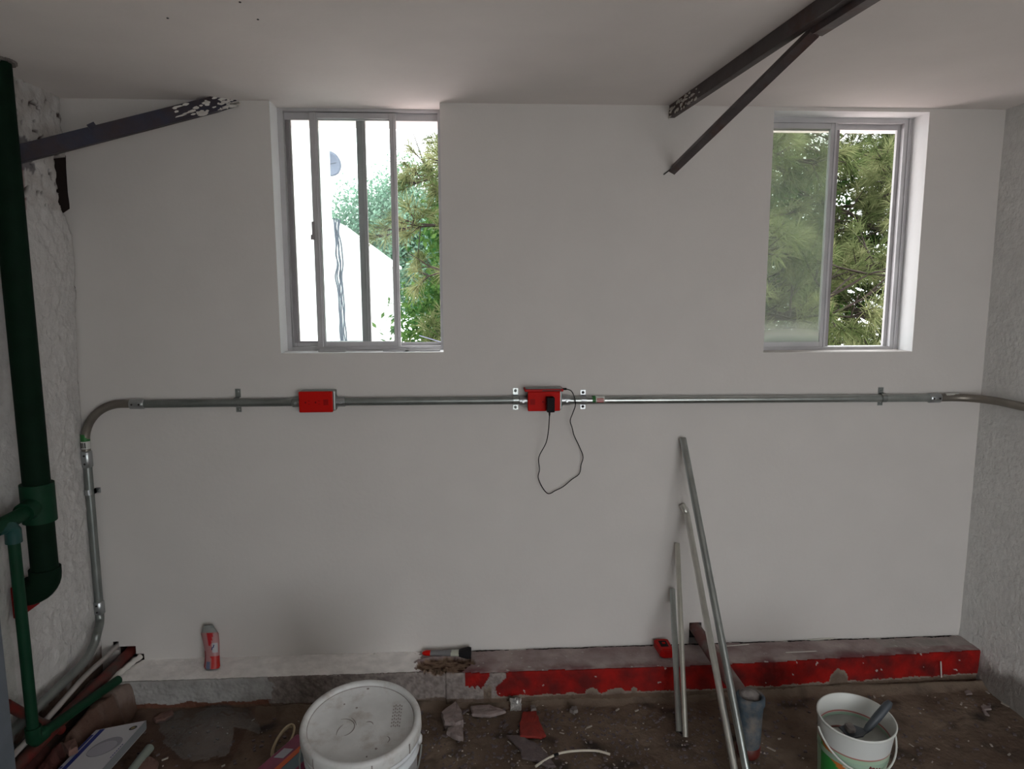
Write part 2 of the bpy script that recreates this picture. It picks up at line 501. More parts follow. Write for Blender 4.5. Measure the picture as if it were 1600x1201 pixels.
def lwall(y, z):
    gx = gapw(z); inside = -y < gx
    d = .006 * N(y, z, 0, 6) + .0055 * N(y, z, 5, 26) + .0012 * N(y, z, 7, 90)
    base = (.56, .545, .53)
    c = base
    top = (z - .24) / .2
    if top > 0:                                   # worn, chipped upper part
        n1 = N(y, z, 2, 16)
        c = mixc(c, (.34, .30, .27), .25 + .5 * n1)
        if N(y, z, 11, 34) > .48 and y > -.26: c = (.06, .045, .04); d -= .010
    # rust streak beside the thick pipe
    if .23 < z < .36 and -.275 < y < -.232 + .01 * N(z, 0, 0, 30): c = (.12, .012, .014); d -= .006
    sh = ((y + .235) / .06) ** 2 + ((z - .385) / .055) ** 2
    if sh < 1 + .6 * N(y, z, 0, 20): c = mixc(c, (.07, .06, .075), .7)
    if y < -.46:
        c = mixc(c, (.42, .43, .40), .7)
        if abs(z + .60 - .02 * N(y, 0, 0, 10)) < .008 and y < -.49: c = (.10, .05, .045)
    if z < -1.25:
        c = mixc(c, (.13, .085, .065), (-1.25 - z + .02 * N(y, z, 0, 25)) / .03)
    near = max(0, 1 + y / .06)
    x = xl_at(z) + d * (1 - .75 * near)
    if inside:
        x = xl_at(z) - .06 * min(1, (gx + y) / .006) * (1 if gx > .02 else .3)
        c = (.030, .018, .016) if gx > .02 else (.07, .06, .055)
    
    return (x, y, z), c


ysl = [-i * .0035 for i in range(0, 40)] + [-.14 - i * .0075 for i in range(0, 95)] + [-.86 - i * .06 for i in range(0, 48)]
ysl = sorted([y for y in ysl if y > BACKY] + [BACKY])
grid_obj('wall_left', ysl, lin(ZF - .1, ZC + .01, 300), lwall, M['rough_attr'])
tag(bpy.data.objects['wall_left'], kind='structure')
g = G().box((XL - .2, BACKY, -1.6), (XL - .07, 0, .8)); o = g.build('wall_left_core', M['wall']); o.parent = bpy.data.objects['wall_left']

# ceiling with soft unevenness
def ceil(x, y):
    dz = .003 * N(x, y, 0, 1.5)
    if y > -.02: dz = min(dz, .0)
    c = (.66, .64, .63)
    for (u, v) in ((262, 28), (375, 3), (403, 30)):
        p = PZ(u, v, ZC)
        if (p.x - x) ** 2 + (p.y - y) ** 2 < .004 ** 2: c = (.1, .09, .08)
    return (x, y, ZC + abs(dz)), c
g = G().box((-1.50, BACKY - .1, ZC), (2.03, T + .25, ZC + .16)); o = g.build('ceiling', M['ceiling']); tag(o, kind='structure')
g = G()
for (u, v) in ((262, 28), (375, 3), (403, 30)):
    p = PZ(u, v, ZC); g.lathe((p.x, p.y, ZC - .0015), [(.0025, 0), (.003, .002)], 8)
g.build('nail_head', M['ink'], o)['kind'] = 'stuff'

# front wall behind the camera, with a wide doorway to the daylight
g = G()
g.box((-1.5, BACKY - .15, -1.6), (OPEN[0], BACKY, .8)); g.box((OPEN[1], BACKY - .15, -1.6), (2.03, BACKY, .8))
g.box((OPEN[0], BACKY - .15, OPEN[3]), (OPEN[1], BACKY, .8)); g.box((OPEN[0], BACKY - .15, -1.6), (OPEN[1], BACKY, OPEN[2]))
tag(g.build('wall_front', M['wall']), kind='structure')

# floor: bare dirty concrete screed, real unevenness
def flo(x, y):
    h = .006 * N(x, y, 0, 3) + .004 * N(x, y, 4, 14) + .0015 * N(x, y, 6, 60)
    # mortar fillet along the foot of the curb
    k = max(0, 1 - abs(y - CURBY) / (.035 + .012 * N(x, 0, 0, 8)))
    h += .022 * k if y > -.25 and x > -1.15 else 0
    n2 = N(x, y, 8, 5)
    c = mixc((.095, .063, .045), (.165, .120, .088), .5 + .9 * n2)
    c = mixc(c, (.030, .022, .018), (N(x, y, 3, 11) - .15) * 1.6)
    c = mixc(c, (.20, .16, .12), k * .5 * (1 if x > -.1 else .3))
    if x < -.75: c = mixc(c, (.075, .036, .026), .55)
    return (x, y, ZF + h), c
yf = [-.06 - i * .0065 for i in range(0, 90)] + [-.65 - i * .06 for i in range(0, 54)]
yf = sorted([y for y in yf if y > BACKY - .12] + [BACKY - .12])
grid_obj('floor', lin(XL - .02, XR + .02, 470), yf, flo, M['rough_attr']); tag(bpy.data.objects['floor'], kind='structure')
g = G().box((-1.5, BACKY - .15, ZF - .22), (2.03, T, ZF - .04)); o = g.build('floor_slab', M['concrete']); o.parent = bpy.data.objects['floor']

# curb along the back wall
RED = (.31, .009, .006)
WPAINT = (.88, .85, .83)
CON = (.40, .335, .32)


def chip_low(x):      # lower edge of the red paint
    b = -1.402 + .006 * N(x, 0, 0, 22) + .004 * N(x, 4, 0, 60)
    if .055 > x > -.05: b = -1.372 + .010 * abs(math.sin(x * 160)) + .004 * N(x, 0, 0, 70)
    for c0, w, h in ((.405, .022, .020), (.49, .03, .016), (.555, .012, .018), (1.30, .035, .045), (.33, .02, .004)):
        if abs(x - c0) < w: b += h * math.sqrt(max(0, 1 - ((x - c0) / w) ** 2)) + .004 * N(x, 9, 0, 80)
    return b


def curb(s, x):
    """s: distance along profile, 0 at wall; top depth then down the front"""
    depth = .158 - .040 * max(0, min(1, (x - .9) / .9)) + .004 * N(x, 0, 0, 5)
    if x < -.1: depth = .145
    rnd = .010
    H = ZT - ZF + .02
    n = N(x, s, 0, 12); fine = N(x, s, 3, 55)
    broken = 0.0
    # broken-out pocket under the paint brush
    e = ((x + .105 + .02 * N(s, x, 0, 30)) / .105) ** 2 + ((s - (.100 - .1 * (x + .105))) / .060) ** 2
    if e < 1.0 + .35 * N(x, s, 5, 25): broken = min(1, (1.25 - e) * 3)
    if s < depth:
        y = -s; z = ZT + .0025 * n
        z -= .0018 * abs(fine)
        z += (.010 if x < -.2 else 0) * (1 - s / depth) * 0
        if s > depth - rnd: z -= rnd * ((s - depth + rnd) / rnd) ** 2 * .5
        z -= broken * (.012 + .012 * abs(N(x, s, 9, 30)))
        if x < -.20 + .03 * N(s, x, 7, 40) and not broken: c = WPAINT
        else:
            c = mixc(CON, (.23, .165, .165), .5 + .6 * n)
            if s > depth - .05: c = mixc(c, (.15, .055, .06), (s - depth + .05) / .05 * (.6 + n))
            if x > 1.5 and .02 < s < .08: c = mixc(c, (.30, .28, .26), .6 + .5 * n)
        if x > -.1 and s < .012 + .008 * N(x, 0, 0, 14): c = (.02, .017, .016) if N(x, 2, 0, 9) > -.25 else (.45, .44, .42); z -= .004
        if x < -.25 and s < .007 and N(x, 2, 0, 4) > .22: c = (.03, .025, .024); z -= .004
        if x > -.1 and N(x, s, 21, 50) > .76: c = (.45, .43, .40)
    else:
        t = s - depth; z = ZT - t; y = -depth - .003 * n - .0015 * fine - .006 * min(1, t / .12)
        if t < rnd: y += rnd * (1 - t / rnd) ** 2 * .5
        if broken: y += .015 * broken
        lo = chip_low(x)
        gap = (-.005 < x - .0) and False
        patch = -.033 < x < .050 - .55 * max(0, (-1.325 - z)) + .004 * N(z, x, 8, 60) and z > lo
        main = x > .088 - .02 * math.sin((z + 1.3) * 60) + .006 * N(z, x, 0, 60) and z > lo
        if patch or main:
            c = mixc(RED, (.105, .010, .009), .5 + .9 * n)
            y -= .0022
            if N(x, z, 31, 45) > .80: c = (.45, .42, .38)
        elif x < -.70 + .05 * N(z, x, 3, 14) + (ZT - z) * .3:
            c = mixc((.36, .35, .34), (.26, .25, .24), .5 + n)
            y -= .004 * abs(N(x, s, 2, 40))
            lw = -1.395 + .008 * N(x, 0, 0, 12)
            if z < lw: c = (.14, .06, .04)
        else:
            c = mixc((.27, .235, .215), (.18, .15, .14), .5 + 1.2 * N(x, s, 4, 45) + .5 * N(x, s, 6, 140))
            y -= .004 * abs(N(x, s, 2, 60))
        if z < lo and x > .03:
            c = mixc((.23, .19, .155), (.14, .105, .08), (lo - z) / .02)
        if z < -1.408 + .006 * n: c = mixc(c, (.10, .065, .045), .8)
    if broken:
        c = mixc((.25, .17, .12), (.055, .025, .017), .2 + 1.9 * N(x, s * 2.5, 13, 30))
    if x < -1.19 + (-y) * -.45:
        z = min(z, -1.395 + .01 * n); c = (.09, .035, .028)
        if s >= depth: z = min(z, ZT - (s - depth))
    return (x, y, z), c


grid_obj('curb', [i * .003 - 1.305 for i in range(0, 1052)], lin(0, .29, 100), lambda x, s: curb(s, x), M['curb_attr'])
tag(bpy.data.objects['curb'], kind='structure')
g = G()
for (u, v, uu, vv) in ((1228, 1019, 1275, 1017), (1262, 999, 1305, 997), (1135, 1009, 1170, 1006), (1470, 1033, 1471, 1044)):
    if v < 1030:
        a = PZ(u, v, ZT + .003); b = PZ(uu, vv, ZT + .003); g.bar(a, b, .005, .0015)
    else:
        a = PY(u, v, -.138); b = PY(uu, vv + 14, -.138); g.bar(a, b, .004, .002, (0, 1, 0))
o = g.build('paint_streak', M['white_flake'], bpy.data.objects['curb']); o['label'] = 'white paint streaks on the curb'

# ledge along the left wall, broken open into a trough for the pipes
def ledge(x, y):
    edge = -1.195 - .02 * (-y) - .20 * max(0, -y - .22) + .018 * N(y, 0, 0, 7) + .008 * N(y, x, 3, 30)
    if y > -.19: edge += .10 * (1 + (y + .19) / -.19 * -1 * 0) * max(0, (y + .19) / .07) * .5
    n = N(x, y, 0, 14); f = N(x, y, 5, 50)
    top = -1.325 - .18 * max(0, -y - .55) * 0 + .008 * n + .003 * f
    d = x - edge
    t = max(0, min(1, d / .045)); t = t * t * (3 - 2 * t)
    h = top * (1 - t) + (ZF - .01) * t + .006 * f * (t * (1 - t) * 4)
    # trough
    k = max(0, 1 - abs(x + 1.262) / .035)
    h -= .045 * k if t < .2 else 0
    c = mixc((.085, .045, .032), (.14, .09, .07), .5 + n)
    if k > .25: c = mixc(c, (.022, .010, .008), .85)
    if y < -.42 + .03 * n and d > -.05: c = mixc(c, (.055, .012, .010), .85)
    if y > -.2 and d < .02: c = mixc(c, (.20, .16, .14), .5)
    return (x, y, h), c
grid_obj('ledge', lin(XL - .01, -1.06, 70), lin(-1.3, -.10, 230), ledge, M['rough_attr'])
tag(bpy.data.objects['ledge'], kind='structure')


# ------------------------------------------------------------------ windows
def zat(u, v, y): return PY(u, v, y).z


def window(name, x0, x1, z0, z1, yf):
    w = empty(name, ((x0 + x1) / 2, yf, z0), kind='structure')
    return w


YF = .092
w1 = window('window_1', W1[0], W1[1], W1[2], W1[3], YF)
x0, x1, z0, z1 = W1
fr = G()
fr.box((x0, YF, z0), (x0 + .018, YF + .055, z1)); fr.box((x1 - .012, YF, z0), (x1, YF + .055, z1))
fr.box((x0 + .018, YF, z1 - .010), (x1 - .012, YF + .055, z1)); fr.box((x0 + .018, YF, z0), (x1 - .012, YF + .055, z0 + .014))
fr.box((x0 + .018, YF + .02, z1 - .034), (x1 - .012, YF + .029, z1 - .010)); fr.box((x0 + .018, YF + .026, z0 + .014), (x1 - .012, YF + .029, z0 + .026))
fr.build('window_frame', M['alu'], w1, bevel=.001)


def sash(parent, xa, xb, za, zb, y, wl, wr, glass, mf=None, rail=.018, ridge=True):
    mf = mf or M['alu']
    s = G()
    s.box((xa, y, za), (xa + wl, y + .020, zb)); s.box((xb - wr, y, za), (xb, y + .020, zb))
    s.box((xa + wl, y + .002, za), (xb - wr, y + .018, za + rail)); s.box((xa + wl, y + .002, zb - rail), (xb - wr, y + .018, zb))
    if ridge:
        for q in (xa, xb - wr):
            ww = wl if q == xa else wr
            s.box((q + ww * .55, y - .004, za), (q + ww * .75, y, zb))
    so = s.build('sash', mf, parent, bevel=.0008)
    gg = G().box((xa + wl - .002, y + .008, za + rail - .002), (xb - wr + .002, y + .012, zb - rail + .002))
    go = gg.build('glass_pane', glass, so)
    go.matrix_parent_inverse = Matrix(); go.parent = so
    return so


def xm(u, v, y): return PY(u, v, y).x


yB, yA = YF + .004, YF + .030
zs0, zs1 = W1[2] + .013, W1[3] - .012
# far sash (fixed, left) and near sash (sliding)
sash(w1, W1[0] + .018, xm(576, 400, yA), zs0, zs1, yA, .016, .030, M['glass'], M['alu_dark'])
sB = sash(w1, xm(490, 370, yB), xm(623, 400, yB), zs0, zs1, yB, .027, .022, M['glass'])
lx = xm(491, 370, yB); lt = G()
lt.box((lx - .006, yB - .006, zat(0, 374, yB)), (lx + .004, yB + .004, zat(0, 345, yB)))
lt.box((lx - .010, yB - .010, zat(0, 374, yB)), (lx - .002, yB, zat(0, 366, yB)))
lo = lt.build('latch', M['alu_dark'], w1)
lo['label'] = 'small dark sliding latch'
# loose strips of aluminium track lying on the sill
for (ua, ub, vv, thick, lb) in ((500, 541, 545, .010, 'short loose piece of aluminium track, left end of the sill'), (600, 640, 547, .008, 'thin loose aluminium strip under the sliding sash, middle of the sill'), (634, 688, 547, .011, 'longer bent aluminium strip in the open part of the left window')):
    a = PY(ua, vv, .06); b = PY(ub, vv + 1, .06)
    zz = W1[2] + .0005
    g = G(); g.box((a.x, .03, zz), (b.x, .055, zz + .002)); g.box((a.x, .053, zz), (b.x, .055, zz + thick)); g.box((a.x, .03, zz + .002), (b.x, .032, zz + thick * .6))
    tag(g.build('track_strip', M['alu'], bevel=.0004), lb, 'track strip')

w2 = window('window_2', W2[0], W2[1], W2[2], W2[3], YF)
x0, x1, z0, z1 = W2
fr = G()
fr.box((x0, YF, z0), (x0 + .008, YF + .055, z1)); fr.box((x1 - .030, YF, z0), (x1, YF + .055, z1))
fr.box((x0 + .008, YF, z1 - .018), (x1 - .030, YF + .055, z1)); fr.box((x0 + .008, YF, z0), (x1 - .030, YF + .055, z0 + .012))
fr.box((x1 - .042, YF + .022, z0 + .012), (x1 - .030, YF + .030, z1 - .018)); fr.box((x0 + .008, YF + .022, z1 - .036), (x1 - .042, YF + .030, z1 - .018))
fr.box((x1 - .016, YF - .004, z0), (x1 - .012, YF, z1))
fr.build('window_frame', M['alu'], w2, bevel=.001)
xs_ = xm(1298, 350, yB)
sash(w2, W2[0] + .008, xs_ + .005, z0 + .012, z1 - .018, yB, .006, .022, M['glass_dirty'], M['alu'])
sash(w2, W2[0] + .010, xs_ + .028, z0 + .012, z1 - .018, yA, .006, .030, M['glass'], M['alu_dark'])
g = G().box((x0, .002, z0 - .0005), (x1, YF, z0 + .001)); g.build('sill', M['wall'], w2)

# ================================================================== CONDUIT RUN
RC = .0140
YC = -.020
def cz(u, v): return PY(u, v, YC)

def coupling(parent, a, b, name='coupling', nut=True):
    a = Vector(a); b = Vector(b); g = G(); d = (b - a)
    g.tube([a, a + d * .04, a + d * .05, a + d * .95, a + d * .96, b], [RC + .0008, RC + .0030, RC + .0034, RC + .0034, RC + .003, RC + .0008], 18)
    o = g.build(name, M['chrome'], parent)
    s = G()
    for t in (.25, .75):
        c = a + d * t + Vector((0, -RC - .0045, 0)); s.tube([c + Vector((0, .003, 0)), c], .0035, 8)
    so = s.build('set_screw', M['ink'], o)
    so.matrix_parent_inverse = Matrix.Translation(-Vector(o.parent.location)) @ Matrix() if False else Matrix()
    return o


def conduit(pts, label, m=None, r=RC, name='conduit', hollow=.85, n=16):
    p0 = Vector(pts[0])
    e = empty(name, p0, label, 'conduit')
    G().tube(pts, r, n, hollow=hollow).build('tube', m or M['galv_old'], e)
    return e

# A: foot bend along the left wall
xw = -1.278
pA = [cz(155, 948)] + [PX(u, v, xw) for u, v in ((156, 975),)]
top = cz(155, 948); 
pathA = [top, Vector((top.x + .004, YC - .012, top.z - .05)), PX(152, 988, xw), PX(147, 1006, xw), PX(131, 1034, xw), PX(90, 1075, xw), PX(57, 1106, xw), PX(20, 1140, xw), PX(-40, 1195, xw)]
pathA = smooth_path(pathA, 6)
vis_top = cz(136, 718)
e = conduit(pathA, 'steel conduit bending from the corner and running forward low along the left wall', M['galv_old'])
B0 = cz(136, 718); B1 = cz(155, 948)
e = conduit([B0 + Vector((0, 0, -.004)), B1 + Vector((0, 0, .004))], 'straight upright steel conduit in the left corner between two couplings')
coupling(e, B1 + Vector((-.0004, 0, .022)), B1 + Vector((.0004, 0, -.024)))
# C: upper-left elbow
C0 = cz(135, 706); C1 = cz(208, 630.5)
cen = Vector((C0.x + .128, YC, C1.z - .128))
pathC = [C0, Vector((C0.x, YC, C1.z - .128))] + arc(cen, (1, 0, 0), (0, 0, 1), .128, math.pi, math.pi / 2, 12)[1:] + [C1]
e = conduit(pathC, 'brownish steel elbow conduit at the upper left of the run, turning down the corner', M['galv_brown'])
coupling(e, C0 + Vector((0, 0, .004)), B0 + Vector((0, 0, -.026)))
s = G().tube([C0 + Vector((0, 0, .012)), C0 + Vector((0, 0, .038))], RC + .0006, 16, caps=False); s.build('sticker', M['sticker_w'], e)['label'] = 'white printed sticker'
s = G().tube([C0 + Vector((0, 0, .038)), C0 + Vector((0, 0, .062))], RC + .0006, 16, caps=False); s.build('sticker', M['sticker_g'], e)['label'] = 'green sticker'
s = G()
for k in range(3):
    s.box((C0.x - .009 + k * .006, YC - RC - .0012, C0.z + .016), (C0.x - .006 + k * .006, YC - RC + .001, C0.z + .034))
s.build('print', M['ink'], e)
# D
D0 = cz(209, 631); D1 = cz(466, 628)
e = conduit([D0, D1 + Vector((-.02, 0, 0))], 'straight level conduit between the left elbow and the left red box')
coupling(e, D0 + Vector((-.012, 0, 0)), D0 + Vector((.036, 0, 0)))
# E
E0 = cz(530, 627.5); E1 = cz(815, 625)
conduit([E0, E1], 'straight level conduit between the two red boxes')
# F
F0 = cz(884, 625.5); F1 = cz(1452, 621.5)
e = conduit([F0, F1], 'long level conduit between the right red box and the right coupling', M['galv'])
coupling(e, F1 + Vector((-.004, 0, 0)), F1 + Vector((.040, 0, 0)))
a = cz(925, 624.5); b = cz(930, 624.5); c = cz(944, 624.5)
G().tube([a, b], RC + .0007, 16, caps=False).build('sticker', M['sticker_g'], e)['label'] = 'green sticker'
so = G().tube([b, c], RC + .0007, 16, caps=False).build('sticker', M['sticker_w'], e); so['label'] = 'white sticker with red print'
s = G()
for k in range(3): s.box((b.x + .004, YC - RC - .0012, b.z - .006 + k * .005), (c.x - .004, YC - RC + .001, b.z - .0035 + k * .005))
s.build('print', M['sticker_r'], e)
# G right elbow
G0 = cz(1466, 621)
Rr = .115
gx = XR - .022
pathG = [G0, Vector((gx - Rr, YC, G0.z))] + arc((gx - Rr, YC - Rr, G0.z), (1, 0, 0), (0, 1, 0), Rr, math.pi / 2, 0, 12)[1:] + [Vector((gx, -.55, G0.z - .0))]
e = conduit(pathG, 'olive steel elbow conduit turning from the back wall onto the right wall', M['galv_brown'])
q = cz(1476, 617); G().tube([q + Vector((0, 0, -.004)), q + Vector((.05, 0, -.004))], RC * .82, 12, caps=False).build('sticker', M['sticker_w'], e)


def strap(c, label, vertical_pipe=False, up_len=.040, dn_len=.040, m=None, dots=False, ha=0.018):
    """two-hole strap over the conduit; c on the conduit axis"""
    c = Vector(c); m = m or M['galv_old']
    e = empty('pipe_strap', c, label, 'strap', 'straps holding the wall conduit')
    ax = Vector((0, 0, 1)) if vertical_pipe else Vector((1, 0, 0))
    sd = Vector((1, 0, 0)) if vertical_pipe else Vector((0, 0, 1))
    R = RC + .0012; th = .0016; w = ha / 2
    prof = []
    outl = [(-dn_len, 0), (-R - .001, 0)] + [(R * -math.cos(t), R * math.sin(t) + .020 - .0) for t in [math.pi * i / 10 for i in range(11)]] + [(R + .001, 0), (up_len, 0)]
    # coordinates (side, outward) with outward=0 the wall
    outl = [(-dn_len, .0015), (-R - .0008, .0015), (-R - .0008, .018)] + [(-R * math.cos(t), .020 + R * math.sin(t)) for t in [math.pi * i / 10 for i in range(1, 10)]] + [(R + .0008, .018), (R + .0008, .0015), (up_len, .0015)]
    g = G(); vs = []
    for (s_, o_) in outl:
        for (dd, tt) in ((-w, 0), (w, 0), (w, 1), (-w, 1)):
            base = Vector((c.x if not vertical_pipe else c.x, 0, c.z)) + sd * s_ + Vector((0, -o_, 0)) + ax * dd
            vs.append(base + Vector((0, -th * tt, 0)) * 1)
    fs = []
    n = len(outl)
    for i in range(n - 1):
        for k in range(4):
            fs.append((i * 4 + k, i * 4 + (k + 1) % 4, (i + 1) * 4 + (k + 1) % 4, (i + 1) * 4 + k))
    fs += [(0, 1, 2, 3), tuple((n - 1) * 4 + k for k in (3, 2, 1, 0))]
    g.add(vs, fs)
    g.build('band', m, e)
    for sg in (-1, 1):
        L = (up_len if sg > 0 else dn_len) - .009
        p = Vector((c.x, -.003, c.z)) + sd * sg * L
        s = G().lathe(p, [(.0045, 0), (.005, .0015), (.0035, .003), (.0001, .0032)], 10, axis=(0, -1, 0))
        s.build('screw', M['ink'] if dots else M['galv_old'], e)
    return e

strap(cz(370, 628.5), 'grey two-hole strap on the conduit between left elbow and left red box', m=M['galv_old'], up_len=.044, dn_len=.036)
strap(cz(806, 625), 'pale two-hole strap just left of the right red box', m=M['galv'], up_len=.040, dn_len=.036)
strap(cz(912, 625), 'strap with bright tabs and black screws just right of the right red box', m=M['chrome'], dots=True, up_len=.034, dn_len=.034)
strap(cz(1380, 621.5), 'two-hole strap near the right coupling of the run', m=M['galv_old'], up_len=.036, dn_len=.030)
strap(cz(139, 768), 'bright strap on the upright conduit in the left corner', vertical_pipe=True, m=M['chrome'], up_len=.030, dn_len=.014, ha=.018)


# ------------------------------------------------------------------ red outlet boxes
def outlet_box(ua, ub, va, vb, label, first):
    yf = -.052
    A = PY(ua, va, yf); B = PY(ub, vb, yf)
    x0, x1, z1, z0 = A.x, B.x, A.z, B.z
    e = empty('outlet_box', ((x0 + x1) / 2, 0, (z0 + z1) / 2), label, 'outlet box', 'red outlet boxes on the conduit')
    G().box((x0 + .003, -.001, z0 + .003), (x1 + .007, yf + .012, z1 + .001)).build('back_box', M['galv_old'], e, bevel=.003)
    g = G().box((x0, yf + .012, z0), (x1, yf, z1)); g.build('cover', M['red_cover'], e, bevel=.004, seg=3)
    zc = (z0 + z1) / 2
    # outlet slots and the maker's relief
    s = G()
    xs = [.24, .54] if first else [.50]
    for t in xs:
        cx = x0 + (x1 - x0) * t
        s.box((cx - .007, yf - .0006, zc - .004), (cx - .002, yf + .001, zc + .002))
        s.box((cx + .004, yf - .0006, zc + .003), (cx + .010, yf + .001, zc + .0052)); s.box((cx + .004, yf - .0006, zc - .0075), (cx + .010, yf + .001, zc - .0055))
    tx = .80 if first else .14
    cx = x0 + (x1 - x0) * tx
    for k in range(4): s.box((cx - .007 + k * .0042, yf - .0006, zc - .011), (cx - .0045 + k * .0042, yf + .001, zc + .009))
    s.build('slots', M['red_dark'], e)
    # connectors
    zc2 = cz(ua, 628 if first else 625.5).z
    for sg, xx in ((-1, x0 + .003), (1, x1 + .007)):
        g = G()
        g.tube([(xx, YC, zc2), (xx + sg * .004, YC, zc2)], RC + .007, 8)
        g.tube([(xx + sg * .004, YC, zc2), (xx + sg * .030, YC, zc2)], RC + .0032, 18)
        co = g.build('connector', M['chrome'] if (sg > 0 or not first) else M['galv_old'], e)
        s = G().tube([(xx + sg * .018, YC - .016, zc2 - .001), (xx + sg * .018, YC - .022, zc2 - .001)], .0042, 10)
        so = s.build('set_screw', M['chrome'], co); so.matrix_parent_inverse = Matrix()
    return e, x0, x1, z0, z1, yf


outlet_box(466, 520, 612, 644, 'left red outlet box on the conduit, no plug, below the left window', True)
e2, bx0, bx1, bz0, bz1, byf = outlet_box(825, 875.5, 612, 642, 'right red outlet box on the conduit with a charger plugged in', False)
# phone lying on the right box
P0 = PY(819, 606, -.035).x; P1 = PY(879, 606, -.035).x
ph = empty('phone', ((P0 + P1) / 2, -.032, bz1), 'red-cased phone lying flat on top of the right red outlet box', 'phone')
G().box((P0, -.064, bz1 + .0012), (P1, -.002, bz1 + .0100)).build('case', M['red_case'], ph, bevel=.003, seg=3)
G().box((P0 + .004, -.061, bz1 + .0095), (P1 - .004, -.006, bz1 + .0115)).build('screen', M['screen'], ph, bevel=.0008)
G().box((P0 + .06, -.0645, bz1 + .0035), (P1 - .008, -.0635, bz1 + .0065)).build('button', M['ink'], ph)
# charger and cable
ca = PY(854, 620, -.07); cb = PY(866, 643, -.07)
ch = empty('phone_charger', ((ca.x + cb.x) / 2, byf, (ca.z + cb.z) / 2), 'black phone charger plugged into the right red box with a thin looping cable', 'charger')
G().box((ca.x, byf - .001, cb.z), (cb.x, byf - .036, ca.z)).build('plug_body', M['black'], ch, bevel=.004, seg=3)
cx = (ca.x + cb.x) / 2 - .003
G().tube([(cx, -.070, cb.z + .002), (cx, -.070, cb.z - .008), (cx, -.070, cb.z - .016)], [.004, .0032, .002], 10).build('strain_relief', M['black'], ch)
loop = [(cx, -.070, cb.z - .012)] + [PY(u, v, y) for u, v, y in ((857, 672, -.06), (853, 692, -.05), (842, 714, -.035), (843, 733, -.025), (841, 746, -.02), (848, 762, -.016), (857, 771, -.014), (868, 766, -.014), (880, 760, -.014), (893, 749, -.014), (905, 740, -.014), (908, 726, -.014), (911, 713, -.016), (905, 697, -.02), (897, 680, -.03), (894, 668, -.036), (891, 657, -.040), (895, 645, -.043), (899, 633, -.044), (898, 622, -.044), (893, 611, -.042), (886, 608, -.036), (879, 607.4, -.032))]
G().tube(smooth_path(loop, 5), .0017, 8).build('cable', M['black'], ch)
q0 = PY(879, 607, -.032); G().tube([(P1 - .001, -.032, bz1 + .0056), (P1 + .014, -.032, bz1 + .0056)], .0035, 10).build('cable_plug', M['black'], ch)

# ================================================================== STEEL BRACKETS
def angle_iron(a, b, fl_v, fl_h, th, upv, sidev):
    """L profile from a to b: fl_v along upv, fl_h along sidev from the same edge"""
    a = Vector(a); b = Vector(b); t = (b - a).normalized(); uv = Vector(upv); uv = (uv - t * uv.dot(t)).normalized()
    sv = Vector(sidev); sv = (sv - t * sv.dot(t) - uv * sv.dot(uv)).normalized()
    prof = [(0, 0), (fl_h, 0), (fl_h, th), (th, th), (th, fl_v), (0, fl_v)]
    g = G(); n = 6
    vs = [p + sv * x + uv * y for p in (a, b) for x, y in prof]
    g.add(vs, [(0, 1, 2, 3, 4, 5)[::-1], (6, 7, 8, 9, 10, 11)] + [(k, (k + 1) % n, n + (k + 1) % n, n + k) for k in range(n)])
    return g


def flakes_on(a, b, upv, sidev, span, n, t0, t1, seed):
    rr = random.Random(seed); g = G(); a = Vector(a); b = Vector(b); t = (b - a).normalized(); uv = Vector(upv); uv = (uv - t * uv.dot(t)).normalized(); sv = Vector(sidev).normalized()
    for _ in range(n):
        k = t0 + (t1 - t0) * rr.random() ** 1.6; c = a + (b - a) * k + uv * (rr.random() * span) - sv * .0012
        L = rr.uniform(.004, .022); h = rr.uniform(.002, .007); m_ = rr.randint(5, 7)
        ph0 = rr.random() * 6
        pts = [c + t * (L * math.cos(ph0 + 6.283 * i / m_) * rr.uniform(.6, 1)) + uv * (h * math.sin(ph0 + 6.283 * i / m_) * rr.uniform(.6, 1)) for i in range(m_)]
        g.prism(pts, sv * .0012)
    return g


br = empty('wall_bracket', (.66, 0, .48), 'dark steel angle bracket on the back wall beside the right window', 'bracket')
tA = Vector((.668, .0, .560)); q = PZ(1300, 12, .56); dirv = (q - tA); tB = tA + dirv * 1.75
angle_iron(tA, tB, .0385, .020, .004, (0, 0, 1), (1, 0, 0)).build('top_arm', M['iron_top'], br)
flakes_on(tA, tB, (0, 0, 1), (1, 0, 0), .034, 45, .0, .16, 3).build('peeling_paint', M['white_flake'], br)['kind'] = 'stuff'
dA = PY(1045, 268, 0); dB = PZ(1266, 50, .548)
angle_iron(dA, dB, .027, .022, .004, (.5, .25, .9), (.8, -.3, -.5)).build('diagonal_strut', M['iron'], br)
tdir = (tB - tA).normalized()
angle_iron(dB - tdir * .01 + Vector((.006, 0, -.004)), dB + tdir * .62 + Vector((.012, 0, -.002)), .027, .028, .004, (0, 0, 1), (1, 0, 0)).build('strut_tail', M['iron'], br)
G().bar(dA + Vector((-.018, -.003, -.010)), dA + Vector((.012, -.003, .012)), .006, .004).build('wall_anchor', M['ink'], br)

